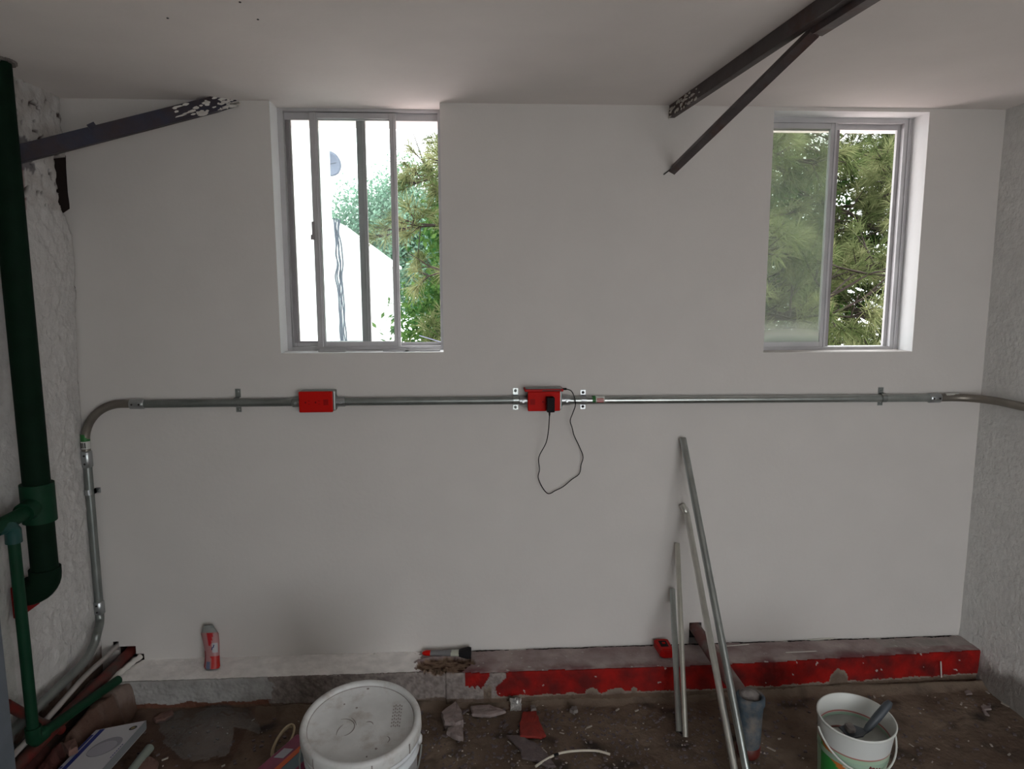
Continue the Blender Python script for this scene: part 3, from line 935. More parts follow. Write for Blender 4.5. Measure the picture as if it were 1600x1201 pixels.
bl = empty('corner_brace', (-.75, 0, .57), 'dark blue angle iron brace across the upper left corner, paint peeling', 'brace')
lA = Vector((-.745, -.004, .583)); lB = Vector((-1.285, -.30, .348))
angle_iron(lA, lB, .046, .036, .004, (0, 0, 1), (.4, .9, 0)).build('bar', M['iron_blue'], bl)
flakes_on(lA, lB, (0, 0, 1), (.4, .9, 0), .042, 60, .0, .30, 5).build('peeling_paint', M['white_flake'], bl)['kind'] = 'stuff'
G().bar(lA + (lB - lA) * .66 + Vector((0, -.004, .050)), lA + (lB - lA) * .69 + Vector((0, -.004, .046)), .004, .016).build('weld_tab', M['iron_blue'], bl)

# ================================================================== GREEN PIPES
RG = .0355
gx = -1.252
pt = PX(22, 112, gx); yb = -.392
gp = empty('drain_pipe', (gx, yb, .0), 'thick dark green drain pipe running down the left wall', 'pipe')
zt_ = PX(55, 790, gx).z
zl = PX(72, 893, gx).z
G().tube([(gx, yb, ZC - .001), (gx, yb, zl)], RG, 28).build('stack', M['green_big'], gp)
G().tube([(gx, yb, zt_ + .062), (gx, yb, zt_ - .050)], RG + .0085, 28).build('tee_body', M['green_small'], gp)
g = G(); g.tube([(gx, yb, zt_ + .006), (gx + .002, yb - .075, zt_ - .004)], RG * .80, 22); g.tube([(gx + .002, yb - .06, zt_ - .004), (gx - .006, yb - .26, zt_ - .010)], .020, 18)
g.build('tee_branch', M['green_small'], gp)
g = G(); R_ = .048
pe = [(gx, yb, zl + .014), (gx, yb, zl)] + [tuple(Vector((gx - .0, yb - R_, zl)) + Vector((0, R_ * math.cos(t), -R_ * math.sin(t)))) for t in [math.pi / 2 * i / 8 for i in range(1, 9)]]
pe = [(gx, yb, zl + .014), (gx, yb, zl - .004)] + [(gx - R_ * (1 - math.cos(t)), yb - .2 * R_ * (1 - math.cos(t)), zl - .004 - R_ * math.sin(t)) for t in [math.pi / 2 * i / 8 for i in range(1, 9)]]
g.tube(pe, RG + .006, 26); g.build('elbow', M['green_big'], gp)
g = G().box((XL - .01, yb - .07, zl - .108), (XL + .008, yb + .03, zl - .015)); g.build('wall_hole', M['red_dark'], gp, bevel=.004)
g = G(); 
for k in range(26):
    a = 6.283 * k / 26; g.box((gx + (RG + .004) * math.cos(a) - .006, yb + (RG + .004) * math.sin(a) - .006, ZC - .006 - .006 * random.random()), (gx + (RG + .004) * math.cos(a) + .006, yb + (RG + .004) * math.sin(a) + .006, ZC - .0005))
g.build('mortar_collar', M['concrete'], gp)

RS = .0150
sx = -1.245; sy = -.525
sz1 = PX(20, 826, sx).z; sz0 = PX(56, 1152, sx).z
sp = empty('water_pipe', (sx, sy, sz0), 'slim green water pipe in front of the left wall, running back to the corner', 'pipe')
g = G().tube([(sx, sy, sz1 - .012), (sx, sy, sz0 + .010)], RS, 18); g.build('riser', M['green_small'], sp)
g = G().tube([(sx, sy, sz1 - .038), (sx, sy, sz1 - .006)] + [(sx - .022 * math.sin(t) * .3, sy - .022 * (1 - math.cos(t)) * 1 - .003, sz1 - .006 + .022 * math.sin(t)) for t in (.6, 1.1, 1.57)] + [(sx - .012, sy - .05, sz1 + .016)], RS + .0055, 18)
g.build('elbow', M['green_teal'], sp)
G().tube([(sx - .010, sy - .04, sz1 + .016), (sx - .018, sy - .30, sz1 + .012)], RS, 16).build('feed', M['green_teal'], sp)
end = Vector((-1.196, -.150, -1.303))
bpt = Vector((sx, sy, sz0))
g = G().tube([bpt + Vector((0, 0, .038)), bpt + Vector((0, 0, .004)), bpt + Vector((.001, .006, -.004)), bpt + (end - bpt).normalized() * .040], RS + .0055, 18)
g.build('elbow', M['green_small'], sp)
G().tube([bpt + (end - bpt).normalized() * .01, end], RS * .95, 18).build('floor_run', M['green_small'], sp)

# red and white pipes lying in the broken trough
rp = empty('red_pipe', (-1.235, 0, -1.29), 'red painted pipe coming out of the wall into the trough in the left corner', 'pipe')
G().tube([(-1.232, .06, -1.290), (-1.238, -.12, -1.292), (-1.252, -.34, -1.296), (-1.262, -.72, -1.30)], .0185, 18).build('tube', M['redpipe'], rp)
wp = empty('thin_pipe', (-1.27, 0, -1.262), 'thin grey-white pipe lying between the left conduit and the red pipe', 'pipe')
G().tube(smooth_path([(-1.272, .04, -1.262), (-1.272, -.08, -1.262), (-1.268, -.22, -1.252), (-1.266, -.42, -1.262), (-1.268, -.6, -1.27)], 4), .0085, 14).build('tube', mat('chalky_pipe', (.36, .33, .31), .6, vary=.15), wp)
rc = empty('cross_pipe', (-1.28, -.60, -1.25), 'short dark red pipe passing behind the green riser at floor level', 'pipe')
G().tube([PX(10, 1100, -1.285), PX(60, 1128, -1.262), PX(96, 1140, -1.245)], .014, 14).build('tube', M['redpipe'], rc)
# white-painted mortar edge of the trough
g = G(); a = Vector((-1.190, -.004, -1.300)); b = Vector((-1.232, -.150, -1.310))
mm = [a + (b - a) * t + Vector((.006 * N(t, 0, 0, 9), 0, .004 * N(t, 5, 0, 9))) for t in lin(0, 1, 12)]
g.tube(mm, [.010 + .003 * N(i, 2, 0, .9) for i in range(13)], 8); o = g.build('mortar_edge', M['white_flake'], bpy.data.objects['curb'])
# grey-blue post at the left edge of the view
px_ = PX(18, 1180, -1.2)
po = empty('steel_post', (-1.236, -.70, ZF), 'blue-grey steel post standing at the far left against the wall', 'post')
g = G(); g.box((-1.275, -.74, ZF), (-1.196, -.68, -.76)); g.build('shaft', M['post'], po, bevel=.004)
G().box((-1.285, -.75, ZF), (-1.186, -.67, ZF + .012)).build('foot_plate', M['post'], po, bevel=.001)


# irregular rubble slabs
def chunk(name, pxpts, z, h, m, label, cat='rubble', tilt=0, seed=0, gp=None):
    rr = random.Random(seed)
    pts = [PZ(u, v, z) for u, v in pxpts]
    c = sum(pts, Vector()) / len(pts)
    # densify with jitter
    out = []
    for i in range(len(pts)):
        a = pts[i]; b = pts[(i + 1) % len(pts)]
        for k in range(3):
            t = k / 3; q = a + (b - a) * t
            if k: q += Vector((rr.uniform(-1, 1), rr.uniform(-1, 1), 0)) * .0022
            out.append(q)
    n = len(out); g = G(); vs = []
    for lvl, sc, dz in ((0, 1.0, 0), (1, 1.03, h * .55), (2, .97, h)):
        for q in out:
            d = q - c
            vs.append(Vector((c.x + d.x * sc, c.y + d.y * sc, z + dz + (tilt * d.y) + (rr.uniform(-1, 1) * h * .10 if lvl else 0))))
    inner = [Vector((c.x + (q - c).x * .55, c.y + (q - c).y * .55, z + h * 1.06 + tilt * (q - c).y * .55 + rr.uniform(-1, 1) * h * .12)) for q in out]
    vs += inner + [Vector((c.x, c.y, z + h * 1.04))]
    fs = [tuple(range(n))[::-1]]
    for l in range(3):
        fs += [(l * n + k, l * n + (k + 1) % n, (l + 1) * n + (k + 1) % n, (l + 1) * n + k) for k in range(n)]
    fs += [(3 * n + k, 3 * n + (k + 1) % n, 4 * n) for k in range(n)]
    g.add(vs, fs)
    o = g.build(name, m)
    o.data.transform(Matrix.Translation(-c)); o.location = c
    return tag(o, label, cat, gp)


chunk('concrete_chunk', [(690, 1122), (712, 1106), (722, 1122), (724, 1136), (712, 1141), (695, 1138)], ZF + .006, .026, M['pinkcon'], 'pale grey concrete chunk with a pointed top on the floor right of the bucket', seed=1)
chunk('concrete_chunk', [(700, 1143), (722, 1139), (724, 1158), (712, 1156), (698, 1149)], ZF + .006, .016, M['pinkcon'], 'smaller grey concrete chunk touching the pointed chunk, right of the bucket', seed=2)
chunk('concrete_slab', [(735, 1107), (765, 1104), (790, 1114), (765, 1121), (738, 1119)], ZF + .008, .010, M['pinkcon'], 'flat pinkish concrete flake lying against the foot of the curb', seed=3)
chunk('painted_chip', [(817, 1114), (838, 1113), (842, 1128), (853, 1151), (846, 1155), (813, 1152), (812, 1132)], ZF + .008, .008, M['redchip'], 'red painted plaster chip lying on the floor', seed=4)
chunk('concrete_slab', [(792, 1151), (812, 1152), (835, 1162), (855, 1180), (868, 1199), (856, 1200), (838, 1190), (816, 1186), (812, 1172)], ZF + .005, .008, M['mauvecon'], 'long flat mauve concrete flake beneath the white cable piece', seed=5)
chunk('concrete_chunk', [(252, 1113 + 6), (270, 1113), (272, 1120), (258, 1128), (244, 1130), (240, 1126)], ZF + .008, .012, M['woodchip'], 'small reddish-brown chip behind the white carton', seed=6)
chunk('concrete_chunk', [(215, 1192), (235, 1187), (248, 1195), (246, 1212), (212, 1212)], ZF + .008, .014, M['woodchip'], 'rounded brown rubble piece at the bottom edge right of the carton', seed=7)
chunk('concrete_chunk', [(0, 1160), (28, 1128), (44, 1134), (46, 1160), (20, 1190), (-10, 1200)], -1.335, .050, M['concrete'], 'large grey-brown mortar lump at the foot of the green riser', seed=8)
chunk('concrete_chunk', [(4, 1196), (30, 1170), (44, 1172), (38, 1192), (14, 1215)], -1.34, .030, M['concrete'], 'elongated grey mortar lump at the lower left edge of the view', seed=9)
chunk('concrete_chunk', [(893, 1108), (900, 1107), (903, 1113), (896, 1116), (890, 1113)], ZF + .008, .012, M['concrete'], 'small grey pebble-like chunk on the floor before the red curb', seed=10)
chunk('concrete_chunk', [(829, 1106), (836, 1106), (838, 1111), (830, 1113)], ZF + .010, .012, M['concrete'], 'small grey chunk just behind the red painted chip', seed=11)
chunk('concrete_flake', [(1533, 1104), (1548, 1103), (1549, 1109), (1537, 1110)], ZF + .006, .005, M['pinkcon'], 'upper of the two pale flakes on the floor near the right wall', seed=12)
chunk('concrete_flake', [(1534, 1110), (1540, 1111), (1546, 1119), (1539, 1117)], ZF + .006, .005, M['pinkcon'], 'lower of the two pale flakes on the floor near the right wall', seed=13)
chunk('concrete_flake', [(1507, 1081), (1516, 1080), (1519, 1085), (1510, 1086)], ZF + .008, .005, M['pinkcon'], 'small pale flake on the floor just below the right end of the red curb', seed=14)
chunk('plaster_chunk', [(100, 1170), (118, 1162), (122, 1176), (108, 1182)], -1.352, .020, M['woodchip'], 'pinkish torn scrap at the left edge of the white carton', seed=15)

# crumpled paper by the curb
g = G(); c = PZ(806, 1100, ZF + .024); vs = []
for j in range(7):
    for i in range(7):
        u_ = (i - 3) / 3; w_ = (j - 3) / 3
        vs.append((c.x + u_ * .019 + .004 * N(i, j, 1, .7), c.y + .008 * N(i, j, 2, .6), c.z + w_ * .024 + .004 * N(i, j, 5, .8)))
g.add(vs, [(j * 7 + i, j * 7 + i + 1, (j + 1) * 7 + i + 1, (j + 1) * 7 + i) for j in range(6) for i in range(6)])
o = g.build('crumpled_wrapper', M['foil']); sm = o.modifiers.new('s', 'SOLIDIFY'); sm.thickness = .002
tag(o, 'small crumpled silvery wrapper standing against the foot of the curb', 'wrapper')

# tiny splinters and crumbs
g = G(); rr = random.Random(12)
def crumb(x, y, L, w, h, a):
    d = Vector((math.cos(a), math.sin(a), 0)); p = Vector((-math.sin(a), math.cos(a), 0)); z = ZF + .006 * N(x, y, 0, 3) + .004 * N(x, y, 4, 14) + .0005
    c = Vector((x, y, z)); g.prism([c - d * L - p * w, c + d * L * .8 - p * w * .7, c + d * L + p * w, c - d * L * .9 + p * w * .8], (0, 0, h))
for _ in range(230):
    x = rr.uniform(-1.0, 1.8); y = rr.uniform(-.62, -.19)
    if rr.random() < .5: x = rr.gauss(.15, .35); y = rr.uniform(-.5, -.2)
    if not -1.05 < x < 1.8: continue
    if rr.random() < .25: crumb(x, y, rr.uniform(.004, .010), rr.uniform(.0012, .0025), .002, rr.uniform(0, 3))
    else: s = rr.uniform(.0010, .0030); crumb(x, y, s, s * .8, s, rr.uniform(0, 3))
for u, v, L in ((1502, 1100, .010), (1509, 1106, .004), (1366, 1089, .007), (1380, 1086, .008), (1543, 1083, .008), (1566, 1098, .010), (1571, 1103, .012), (1549, 1165, .006), (1577, 1178, .007), (1205, 1170, .014), (1192, 1178, .009), (995, 1110, .008), (965, 1107, .009), (848, 1101, .008), (921, 1135, .012), (470, 1108, .006), (437, 1186, .011), (1218, 1155, .006), (258, 1187, .010), (349, 1196, .006)):
    q = PZ(u, v, ZF); crumb(q.x, q.y, L, .003, .003, rr.uniform(0, 3))
o = g.build('paint_crumbs', M['crumb']); tag(o, 'white paint crumbs and splinters scattered over the dirty floor', 'debris', kind='stuff')
g = G()
for _ in range(1500):
    x = rr.uniform(-1.1, 1.8); y = rr.uniform(-.7, -.19)
    if rr.random() < .6: x = rr.gauss(.25, .45); y = rr.uniform(-.62, -.19)
    if not -1.1 < x < 1.8: continue
    s = rr.uniform(.0015, .006); crumb(x, y, s, s * rr.uniform(.5, 1), s * .8, rr.uniform(0, 3))
o = g.build('rubble_grit', M['mauvecon']); tag(o, 'dark concrete grit scattered over the floor', 'debris', kind='stuff')

# ================================================================== LEANING TUBES
def leaning(pa, pb, r, label, m, bend=None):
    pa = Vector(pa); pb = Vector(pb)
    e = empty('conduit_length', pb, label, 'conduit', None)
    if bend:
        pts = smooth_path([pb] + bend + [pa], 6)
    else: pts = [pb, pa]
    G().tube(pts, r, 18, hollow=.84).build('tube', m, e)
    return e
def foot(u, v, r): return PZ(u, v, ZF + r * .4 + .002)
leaning(PY(1067, 685, -.016), foot(1171, 1226, .012), .0118, 'longest of the steel tubes leaning on the back wall', M['galv'])
b2 = foot(1152, 1226, .011); t2 = PY(1068, 790, -.013)
d2 = PY(1075, 812, -.045)
leaning(t2 + Vector((-.004, 0, .004)), b2, .0108, 'leaning steel tube with its top end bent towards the wall', mat('bright_galvanised_tube', (.62, .62, .58), .33, .85, vary=.12), bend=[b2 + (d2 - b2) * .5 + Vector((-.001, -.004, 0)), d2, PY(1071, 799, -.028)])
leaning(PY(1058.5, 849, -.012), foot(1071, 1151, .009), .0090, 'thin bright steel tube leaning just right of the shortest tube', mat('warm_galvanised_tube', (.60, .59, .53), .32, .85, vary=.12))
leaning(PY(1050.5, 920, -.013), foot(1061, 1143, .0102), .0102, 'shortest steel tube leaning on the wall, leftmost of the four', M['galv'])

# dusty red drain into a cement-smeared upright pipe
dp = empty('floor_drain', (.86, -.46, ZF), 'dusty red waste pipe from the wall joined to a cement-smeared upright stub on the floor', 'drain')
ha = Vector((.819, .05, -1.258)); hb = PZ(1160, 1088, -1.258); hb2 = hb
G().tube([ha, ha + (hb - ha) * .2, ha + (hb - ha) * .22, ha + (hb - ha) * .5, hb], [.0215, .0215, .0235, .0245, .0245], 22).build('waste_pipe', M['redpipe2'], dp)
vc = PZ(1172, 1097, -1.262)
g = G(); g.lathe((vc.x, vc.y, ZF + .03), [(.034, 0), (.036, .02), (.038, .10), (.040, .135), (.044, .142), (.044, .162), (.039, .170), (.033, .166), (.030, .12), (.0001, .118)], 30)
g.build('upright_stub', M['greypipe'], dp)
G().lathe((vc.x, vc.y, ZF - .002), [(.030, 0), (.036, .012), (.037, .034), (.033, .040)], 24).build('base_collar', M['redpipe'], dp)
g = G(); c = Vector((vc.x - .004, vc.y + .004, -1.262)); vs = []
g.lathe(c, [(.028, 0), (.034, .014), (.030, .028), (.018, .036), (.0001, .038)], 16, axis=(.25, .35, 1), squash=.75); o = g.build('cement_cap', M['concrete'], dp)
chunk('tile_shard', [(1171, 1163), (1184, 1163), (1183, 1171), (1174, 1170)], ZF + .006, .012, M['white_flake'], 'pale tile shard at the foot of the upright drain stub, nearer the stub', seed=21)
chunk('tile_shard', [(1172, 1180), (1179, 1178), (1178, 1186), (1173, 1185)], ZF + .006, .012, M['white_flake'], 'smaller pale tile shard below the other one at the drain stub', seed=22)

# ================================================================== BIG BUCKET
bc = Vector((-.282, -.765, ZF + .006)); H = .374; BK_S = .955; BK_T = math.radians(8.5); R0 = .150
bk = empty('bucket', bc, 'large white plastic bucket with a closed dusty lid', 'bucket')
g = G(); g.lathe(bc, [(.126, 0), (.130, .004), (.137, .16), (.143, .285), (.150, .287), (.150, .292), (.1445, .294), (.145, .318), (.152, .320), (.152, .326), (.146, .328), (.1465, .350)], 72)
body = g.build('body', M['bucket'], bk)
g = G(); z = H - .030
g.lathe(bc, [(.1480, .336), (.1545, .337), (.1555, .342), (.1550, .366), (.152, .373), (.146, .3745), (.1395, .373), (.1375, .369), (.1372, .3635), (.1365, .3625), (.06, .3625), (.0001, .3628)], 96)
lid = g.build('lid', M['lid'], bk)
ring_ = [bc + Vector((.1368 * math.cos(6.2832 * k / 64), .1368 * math.sin(6.2832 * k / 64), .3632)) for k in range(65)]
G().tube(ring_, .0011, 6, caps=False).build('groove_shade', M['grime'], lid)  # ring in the lid's grime colour, drawn to deepen the groove's shade
# lid rim tabs, drips, embossing, grime
g = G()
for a in (-2.25, -.55, -1.25, 2.6, .9, 1.8):
    p = bc + Vector((math.cos(a) * .1557, math.sin(a) * .1557, .340)); t = Vector((-math.sin(a), math.cos(a), 0))
    g.bar(p - t * .002 + Vector((0, 0, -.002)), p - t * .002 + Vector((0, 0, .026)), .003, .0018, (math.cos(a), math.sin(a), 0))
g.build('rim_slot', M['grime'], lid).matrix_parent_inverse = Matrix()
g = G()
for i in range(7):
    a = .42 + i * .0; p = bc + Vector((.078 + .0 * i, .052 - i * .012, .3632))
    for k in range(5):
        q = p + Vector((k * .0052, .002 * (k % 2), 0)); g.box(q, q + Vector((.0028, .007 if k % 2 else .005, .0006)))
g.build('embossing', M['grime'], lid).matrix_parent_inverse = Matrix()
g = G()
for (cx_, cy_, r_, a0, a1) in ((-.045, -.015, .030, -1.3, 1.9), (.068, -.062, .012, -.9, 1.2), (.02, -.01, .012, 0, 2.2), (-.012, -.035, .045, 2.4, 3.3), (-.06, -.02, .05, .2, .9)):
    pts = [bc + Vector((cx_ + r_ * math.cos(a), cy_ + r_ * math.sin(a), .3631)) for a in lin(a0, a1, 14)]
    g.tube(pts, [.0003 + .0011 * math.sin(math.pi * i / 14) for i in range(15)], 5, caps=False)
for (cx_, cy_) in ((-.055, .07), (.0, .128), (.03, -.115), (-.02, .055), (.05, -.09)):
    g.lathe(bc + Vector((cx_, cy_, .3626)), [(.0045 * random.uniform(.4, 1), 0), (.002, .0012)], 8)
g.build('scuff', M['grime'], lid).matrix_parent_inverse = Matrix()
# handle and its ears
g = G()
for sg in (-1, 1): g.lathe(bc + Vector((sg * .146, 0, .305)), [(.014, 0), (.014, .006), (.008, .010)], 16, axis=(sg, 0, 0))
g.build('handle_ear', M['bucket'], bk)
pts = [bc + Vector((.156 * math.cos(t), -.02 - .147 * math.sin(t), .305 - .10 * math.sin(t))) for t in lin(0, math.pi, 24)]
G().tube(pts, .0022, 8).build('wire_handle', M['galv'], bk)
# yellow printed label on the lower right side
vs = []; n = 18
for j in range(2):
    for i in range(n + 1):
        a = -1.1 + 1.7 * i / n; r = (.1292 + .0075 * (j * .20 + .05) / .16) + .0018
        vs.append(bc + Vector((r * math.cos(a), r * math.sin(a), .03 + .15 * j)) if False else bc + Vector(((.1335 if j == 0 else .1402) * math.cos(a), (.1335 if j == 0 else .1402) * math.sin(a), .05 if j == 0 else .19)))
G().add(vs, [(i, i + 1, n + 2 + i, n + 1 + i) for i in range(n)], True).build('label', M['yellow'], bk)['label'] = 'yellow printed label low on the bucket'

rotb = Matrix.Rotation(BK_T, 4, 'X')
bk.rotation_euler = (BK_T, 0, 0); bk.scale = (BK_S,) * 3
zl_ = ZF + .02 + H * BK_S * math.cos(BK_T)
lc = PZ(564, 1123, zl_); bk.location = lc - (rotb @ Vector((0, 0, H * BK_S)))
bk.location.z = ZF + .020

# ================================================================== SMALL PAIL
pc = PZ(1337, 1124, ZF + .195); pc.z = ZF + .004; Hp = .196
pl = empty('paint_pail', pc, 'small open green and white paint pail with a spatula in it', 'pail')
def pail(a, h):
    r = .066 + .0165 * (h / Hp)
    x, y = r * math.cos(a), r * math.sin(a); t = h / Hp
    c = (.50, .54, .47)
    if t > .74: c = (.56, .575, .56)
    if .715 < t < .74: c = (.34, .03, .03)
    if t < .715:
        c = mixc((.33, .47, .33), (.52, .56, .50), .5 + .5 * math.sin(a * 1.3 + 1))
        fa = (a + 2.2)          # front facing the room is a = -pi/2
        q = t - (.56 - .30 * (a + 2.6))
        if q < 0 and a < -1.0: c = (.03, .26, .05)
        if 0 <= q < .10 and a < -.9: c = (.55, .16, .03)
        if .10 <= q < .13 and a < -.9: c = (.55, .56, .50)
        if .58 < t < .60 and a > -1.6: c = (.05, .20, .07)
    return (pc.x + x, pc.y + y, pc.z + h), c
grid_obj('body', lin(-math.pi, math.pi, 96), lin(0, Hp, 70), pail, M['plain_attr'], None)
o = [q for q in bpy.data.objects if q.name.startswith('body')][-1]; o = bpy.data.objects['body.001']; o.parent = pl; o.matrix_parent_inverse = Matrix.Translation(-pc)
g = G(); g.lathe(pc, [(.0825, Hp - .004), (.0848, Hp - .003), (.0852, Hp + .001), (.0835, Hp + .003), (.0815, Hp + .0015), (.0805, Hp - .02), (.0795, Hp - .032), (.0790, Hp - .034), (.0788, Hp - .05), (.0755, Hp - .075)], 64)
g.f = g.f[:-2] if False else g.f
pin = G(); prof = [(.0825, Hp - .004), (.0850, Hp - .003), (.0855, Hp + .001), (.0835, Hp + .003), (.0815, Hp + .0015), (.0790, Hp - .034), (.0745, Hp - .085)]
n = 64; vs = [pc + Vector((r * math.cos(6.2832 * k / n), r * math.sin(6.2832 * k / n), h)) for r, h in prof for k in range(n)]
pin.add(vs, [(i * n + k, i * n + (k + 1) % n, (i + 1) * n + (k + 1) % n, (i + 1) * n + k) for i in range(len(prof) - 1) for k in range(n)], True)
pin.build('rim', M['pail_in'], pl)
def ring(z, r, w, m, nm):
    g = G(); vs = [pc + Vector(((r - w_ * .0004) * math.cos(6.2832 * k / 64), (r - w_ * .0004) * math.sin(6.2832 * k / 64), z - w_ * w)) for w_ in (0, 1) for k in range(64)]
    g.add(vs, [(k, (k + 1) % 64, 64 + (k + 1) % 64, 64 + k) for k in range(64)], True); return g.build(nm, m, pl)
ring(Hp - .040, .0778, .004, mat('pink_stripe', (.42, .16, .15), .5), 'stripe')
ring(Hp - .045, .0772, .035, mat('pale_green_inside', (.30, .42, .32), .5), 'inner_band')
g = G(); g.lathe(pc, [(.0768, Hp - .052), (.0001, Hp - .052)], 48); g.build('paint', M['paint_in'], pl)
g = G(); zz = Hp - .0505
pts = [pc + Vector((x, y, zz)) for x, y in ((-.06, .012), (-.045, .03), (-.02, .034), (.0, .022), (.012, .008), (-.005, .004), (-.03, .008), (-.055, .004))]
g.tube(smooth_path(pts, 5), .0022, 6); g.build('paint_swirl', mat('dull_red_swirl', (.25, .10, .09), .5), pl)
# wire handle resting on the near side
hp = [pc + Vector((.0865 * math.cos(t), -.010 + .0865 * math.sin(t) * 1.02, Hp - .020 - .075 * math.sin(-t))) for t in lin(math.pi, 2 * math.pi, 26)]
hp = [pc + Vector((.088 * math.cos(t), -.088 * math.sin(t), Hp - .022 - .058 * math.sin(t))) for t in lin(0, math.pi, 26)]
G().tube(hp, .0022, 8).build('handle', M['pail_in'], pl)
# red script-like lettering of the print on the pail's front
g = G()
def on_pail(a, h, off=.0012):
    r = .066 + .0165 * (h / Hp) + off; return pc + Vector((r * math.cos(a), r * math.sin(a), h))
for (a0, h0, sc) in ((-1.62, .118, .013),):
    st = [(0, 0), (.03, .8), (.08, .1), (.10, .5), (.16, .45), (.12, 0), (.2, .1), (.24, .5), (.28, .05), (.34, .4), (.38, 0), (.45, .05)]
    g.tube(smooth_path([on_pail(a0 + x, h0 + y * sc - x * .01) for x, y in st], 4), .0012, 6)
for i in range(9):
    a = -1.42 + i * .085; g.tube([on_pail(a, .100 - i * .001), on_pail(a + .02, .088 - i * .001)], .0018, 5); g.tube([on_pail(a + .045, .100 - i * .001), on_pail(a + .02, .094 - i * .001)], .0014, 5)
g.build('lettering', mat('dark_red_print', (.22, .02, .03), .5), pl)
# spatula
sa = pc + Vector((-.006, -.020, Hp - .052)); sb = pc + Vector((.080, .004, Hp + .034)) 
spa = empty('spatula', sa, 'dark grey spatula resting in the small paint pail', 'spatula')
ddir = (sb - sa).normalized()
g = G(); g.tube([sa + ddir * .030, sa + ddir * .045, sa + ddir * .08, sb - ddir * .01, sb], [.005, .0085, .010, .0095, .006], 12); g.build('handle', M['blade'], spa)
sd = Vector((.2, -1, 0)).normalized(); g = G(); b0 = sa + ddir * .034
g.prism([b0 - sd * .006, b0 + sd * .006, b0 + Vector((-.022, 0, .002)) + sd * .022, b0 + Vector((-.050, .0, -.004)) + sd * .020, b0 + Vector((-.050, 0, -.004)) - sd * .020, b0 + Vector((-.022, 0, .002)) - sd * .022], (0, 0, .003)); g.build('blade', M['blade'], spa, bevel=.0008)
g = G(); g.box(b0 + Vector((-.046, -.010, .002)), b0 + Vector((-.028, .012, .016))); g.build('paint_clot', M['concrete'], spa, bevel=.004)

PL_S, PL_T = 1.20, math.radians(5)
rotp = Matrix.Rotation(PL_T, 4, 'X')
rc_ = PZ(1338, 1119, ZF + .014 + Hp * PL_S)
newp = rc_ - (rotp @ Vector((0, 0, Hp * PL_S)))
newp.z = ZF + .014
for e_ in (pl, spa):
    e_.location = newp + PL_S * (rotp @ (Vector(e_.location) - pc)); e_.rotation_euler = (PL_T, 0, 0); e_.scale = (PL_S,) * 3

# ================================================================== THINGS ON THE CURB
# paint brush
pa = PZ(660, 1017, ZT + .012); pb = PZ(736, 1022, ZT + .012); pa.y = -.036; pb.y = -.046
pb_ = empty('paint_brush', (pa + pb) / 2, 'paint brush with red-tipped grey handle and black bristles lying on the broken curb', 'brush')
d = (pb - pa).normalized(); L = (pb - pa).length; sdv = Vector((d.y, -d.x, 0))
def flat(prof, m, nm, thick=.5):
    g = G(); n = 14; vs = []
    for t, w in prof:
        c = pa + d * L * t
        for k in range(n):
            a = 6.2832 * k / n; vs.append(c + sdv * (w * math.cos(a)) + Vector((0, 0, 1)) * (w * thick * math.sin(a)))
    m_ = len(prof)
    g.add(vs, [(i * n + k, i * n + (k + 1) % n, (i + 1) * n + (k + 1) % n, (i + 1) * n + k) for i in range(m_ - 1) for k in range(n)], True)
    g.add(vs[:n], [tuple(range(n))]); g.add(vs[-n:], [tuple(range(n))]); return g.build(nm, m, pb_)
flat([(0, .003), (.02, .008), (.08, .012), (.17, .013)], M['red_cover'], 'handle_tip', .7)
flat([(.17, .0125), (.3, .011), (.45, .013), (.56, .016), (.60, .016)], M['grey_handle'], 'handle', .65)
flat([(.59, .0185), (.76, .0185)], M['ferrule'], 'ferrule', .5)
flat([(.75, .018), (.85, .025), (.94, .030), (1.0, .027)], M['bristle'], 'bristles', .6)

# squeezed red and pink pouch-bottle leaning on the wall
f0 = PZ(331, 1044, ZT + .003); f0.y = -.078; ttop = PY(327, 976, -.024)
bo = empty('bottle', f0, 'small squeezed red and pink bottle standing on the white part of the curb', 'bottle')
ax = (ttop - f0); hh = ax.length; ax.normalize()
def bot(a, t):
    w = .028 * (1 - .10 * math.sin(t * 5)) * (1 if t < .8 else max(.35, 1 - (t - .8) * 2.6)); th = .016 * (1 - .25 * t)
    if t < .03: w *= .9
    p = f0 + ax * hh * t + Vector((1, 0, 0)) * (w * math.cos(a) + .004 * math.sin(t * 4)) + Vector((0, -1, .3)).normalized() * (th * math.sin(a))
    s = math.cos(a)                      # -1 left .. 1 right on the face
    c = (.40, .20, .20)
    if a > 0:
        if t < .30 and s > .05 - t * .2: c = (.45, .02, .015)
        if t < .42 and s < -.72: c = (.22, .015, .02)
        if t < .17 and -.60 < s < -.05: c = (.12, .15, .24)
        if .52 < t < .83 and -.25 < s < .12 + (t - .55) * 1.6 and (t - .5) > (.2 - s) * -.3 + (s > 0) * (s * .35): c = (.42, .015, .02)
        if .36 < t < .60 and .15 < s < .85: c = (.42, .42, .44)
    else: c = (.35, .03, .03)
    if t > .82: c = (.24, .25, .24)
    return p, c
grid_obj('bottle_body', lin(-math.pi, math.pi, 44), lin(0, 1, 50), bot, M['plain_attr'], None)
o = bpy.data.objects['bottle_body']; o.parent = bo; o.matrix_parent_inverse = Matrix.Translation(-f0)
g = G(); c = f0 + ax * hh * .985; g.lathe(c - ax * .012, [(.013, 0), (.017, .003), (.015, .010), (.006, .014)], 18, axis=tuple(ax), squash=.7); g.build('cap', M['cap_grey'], bo)
g = G()
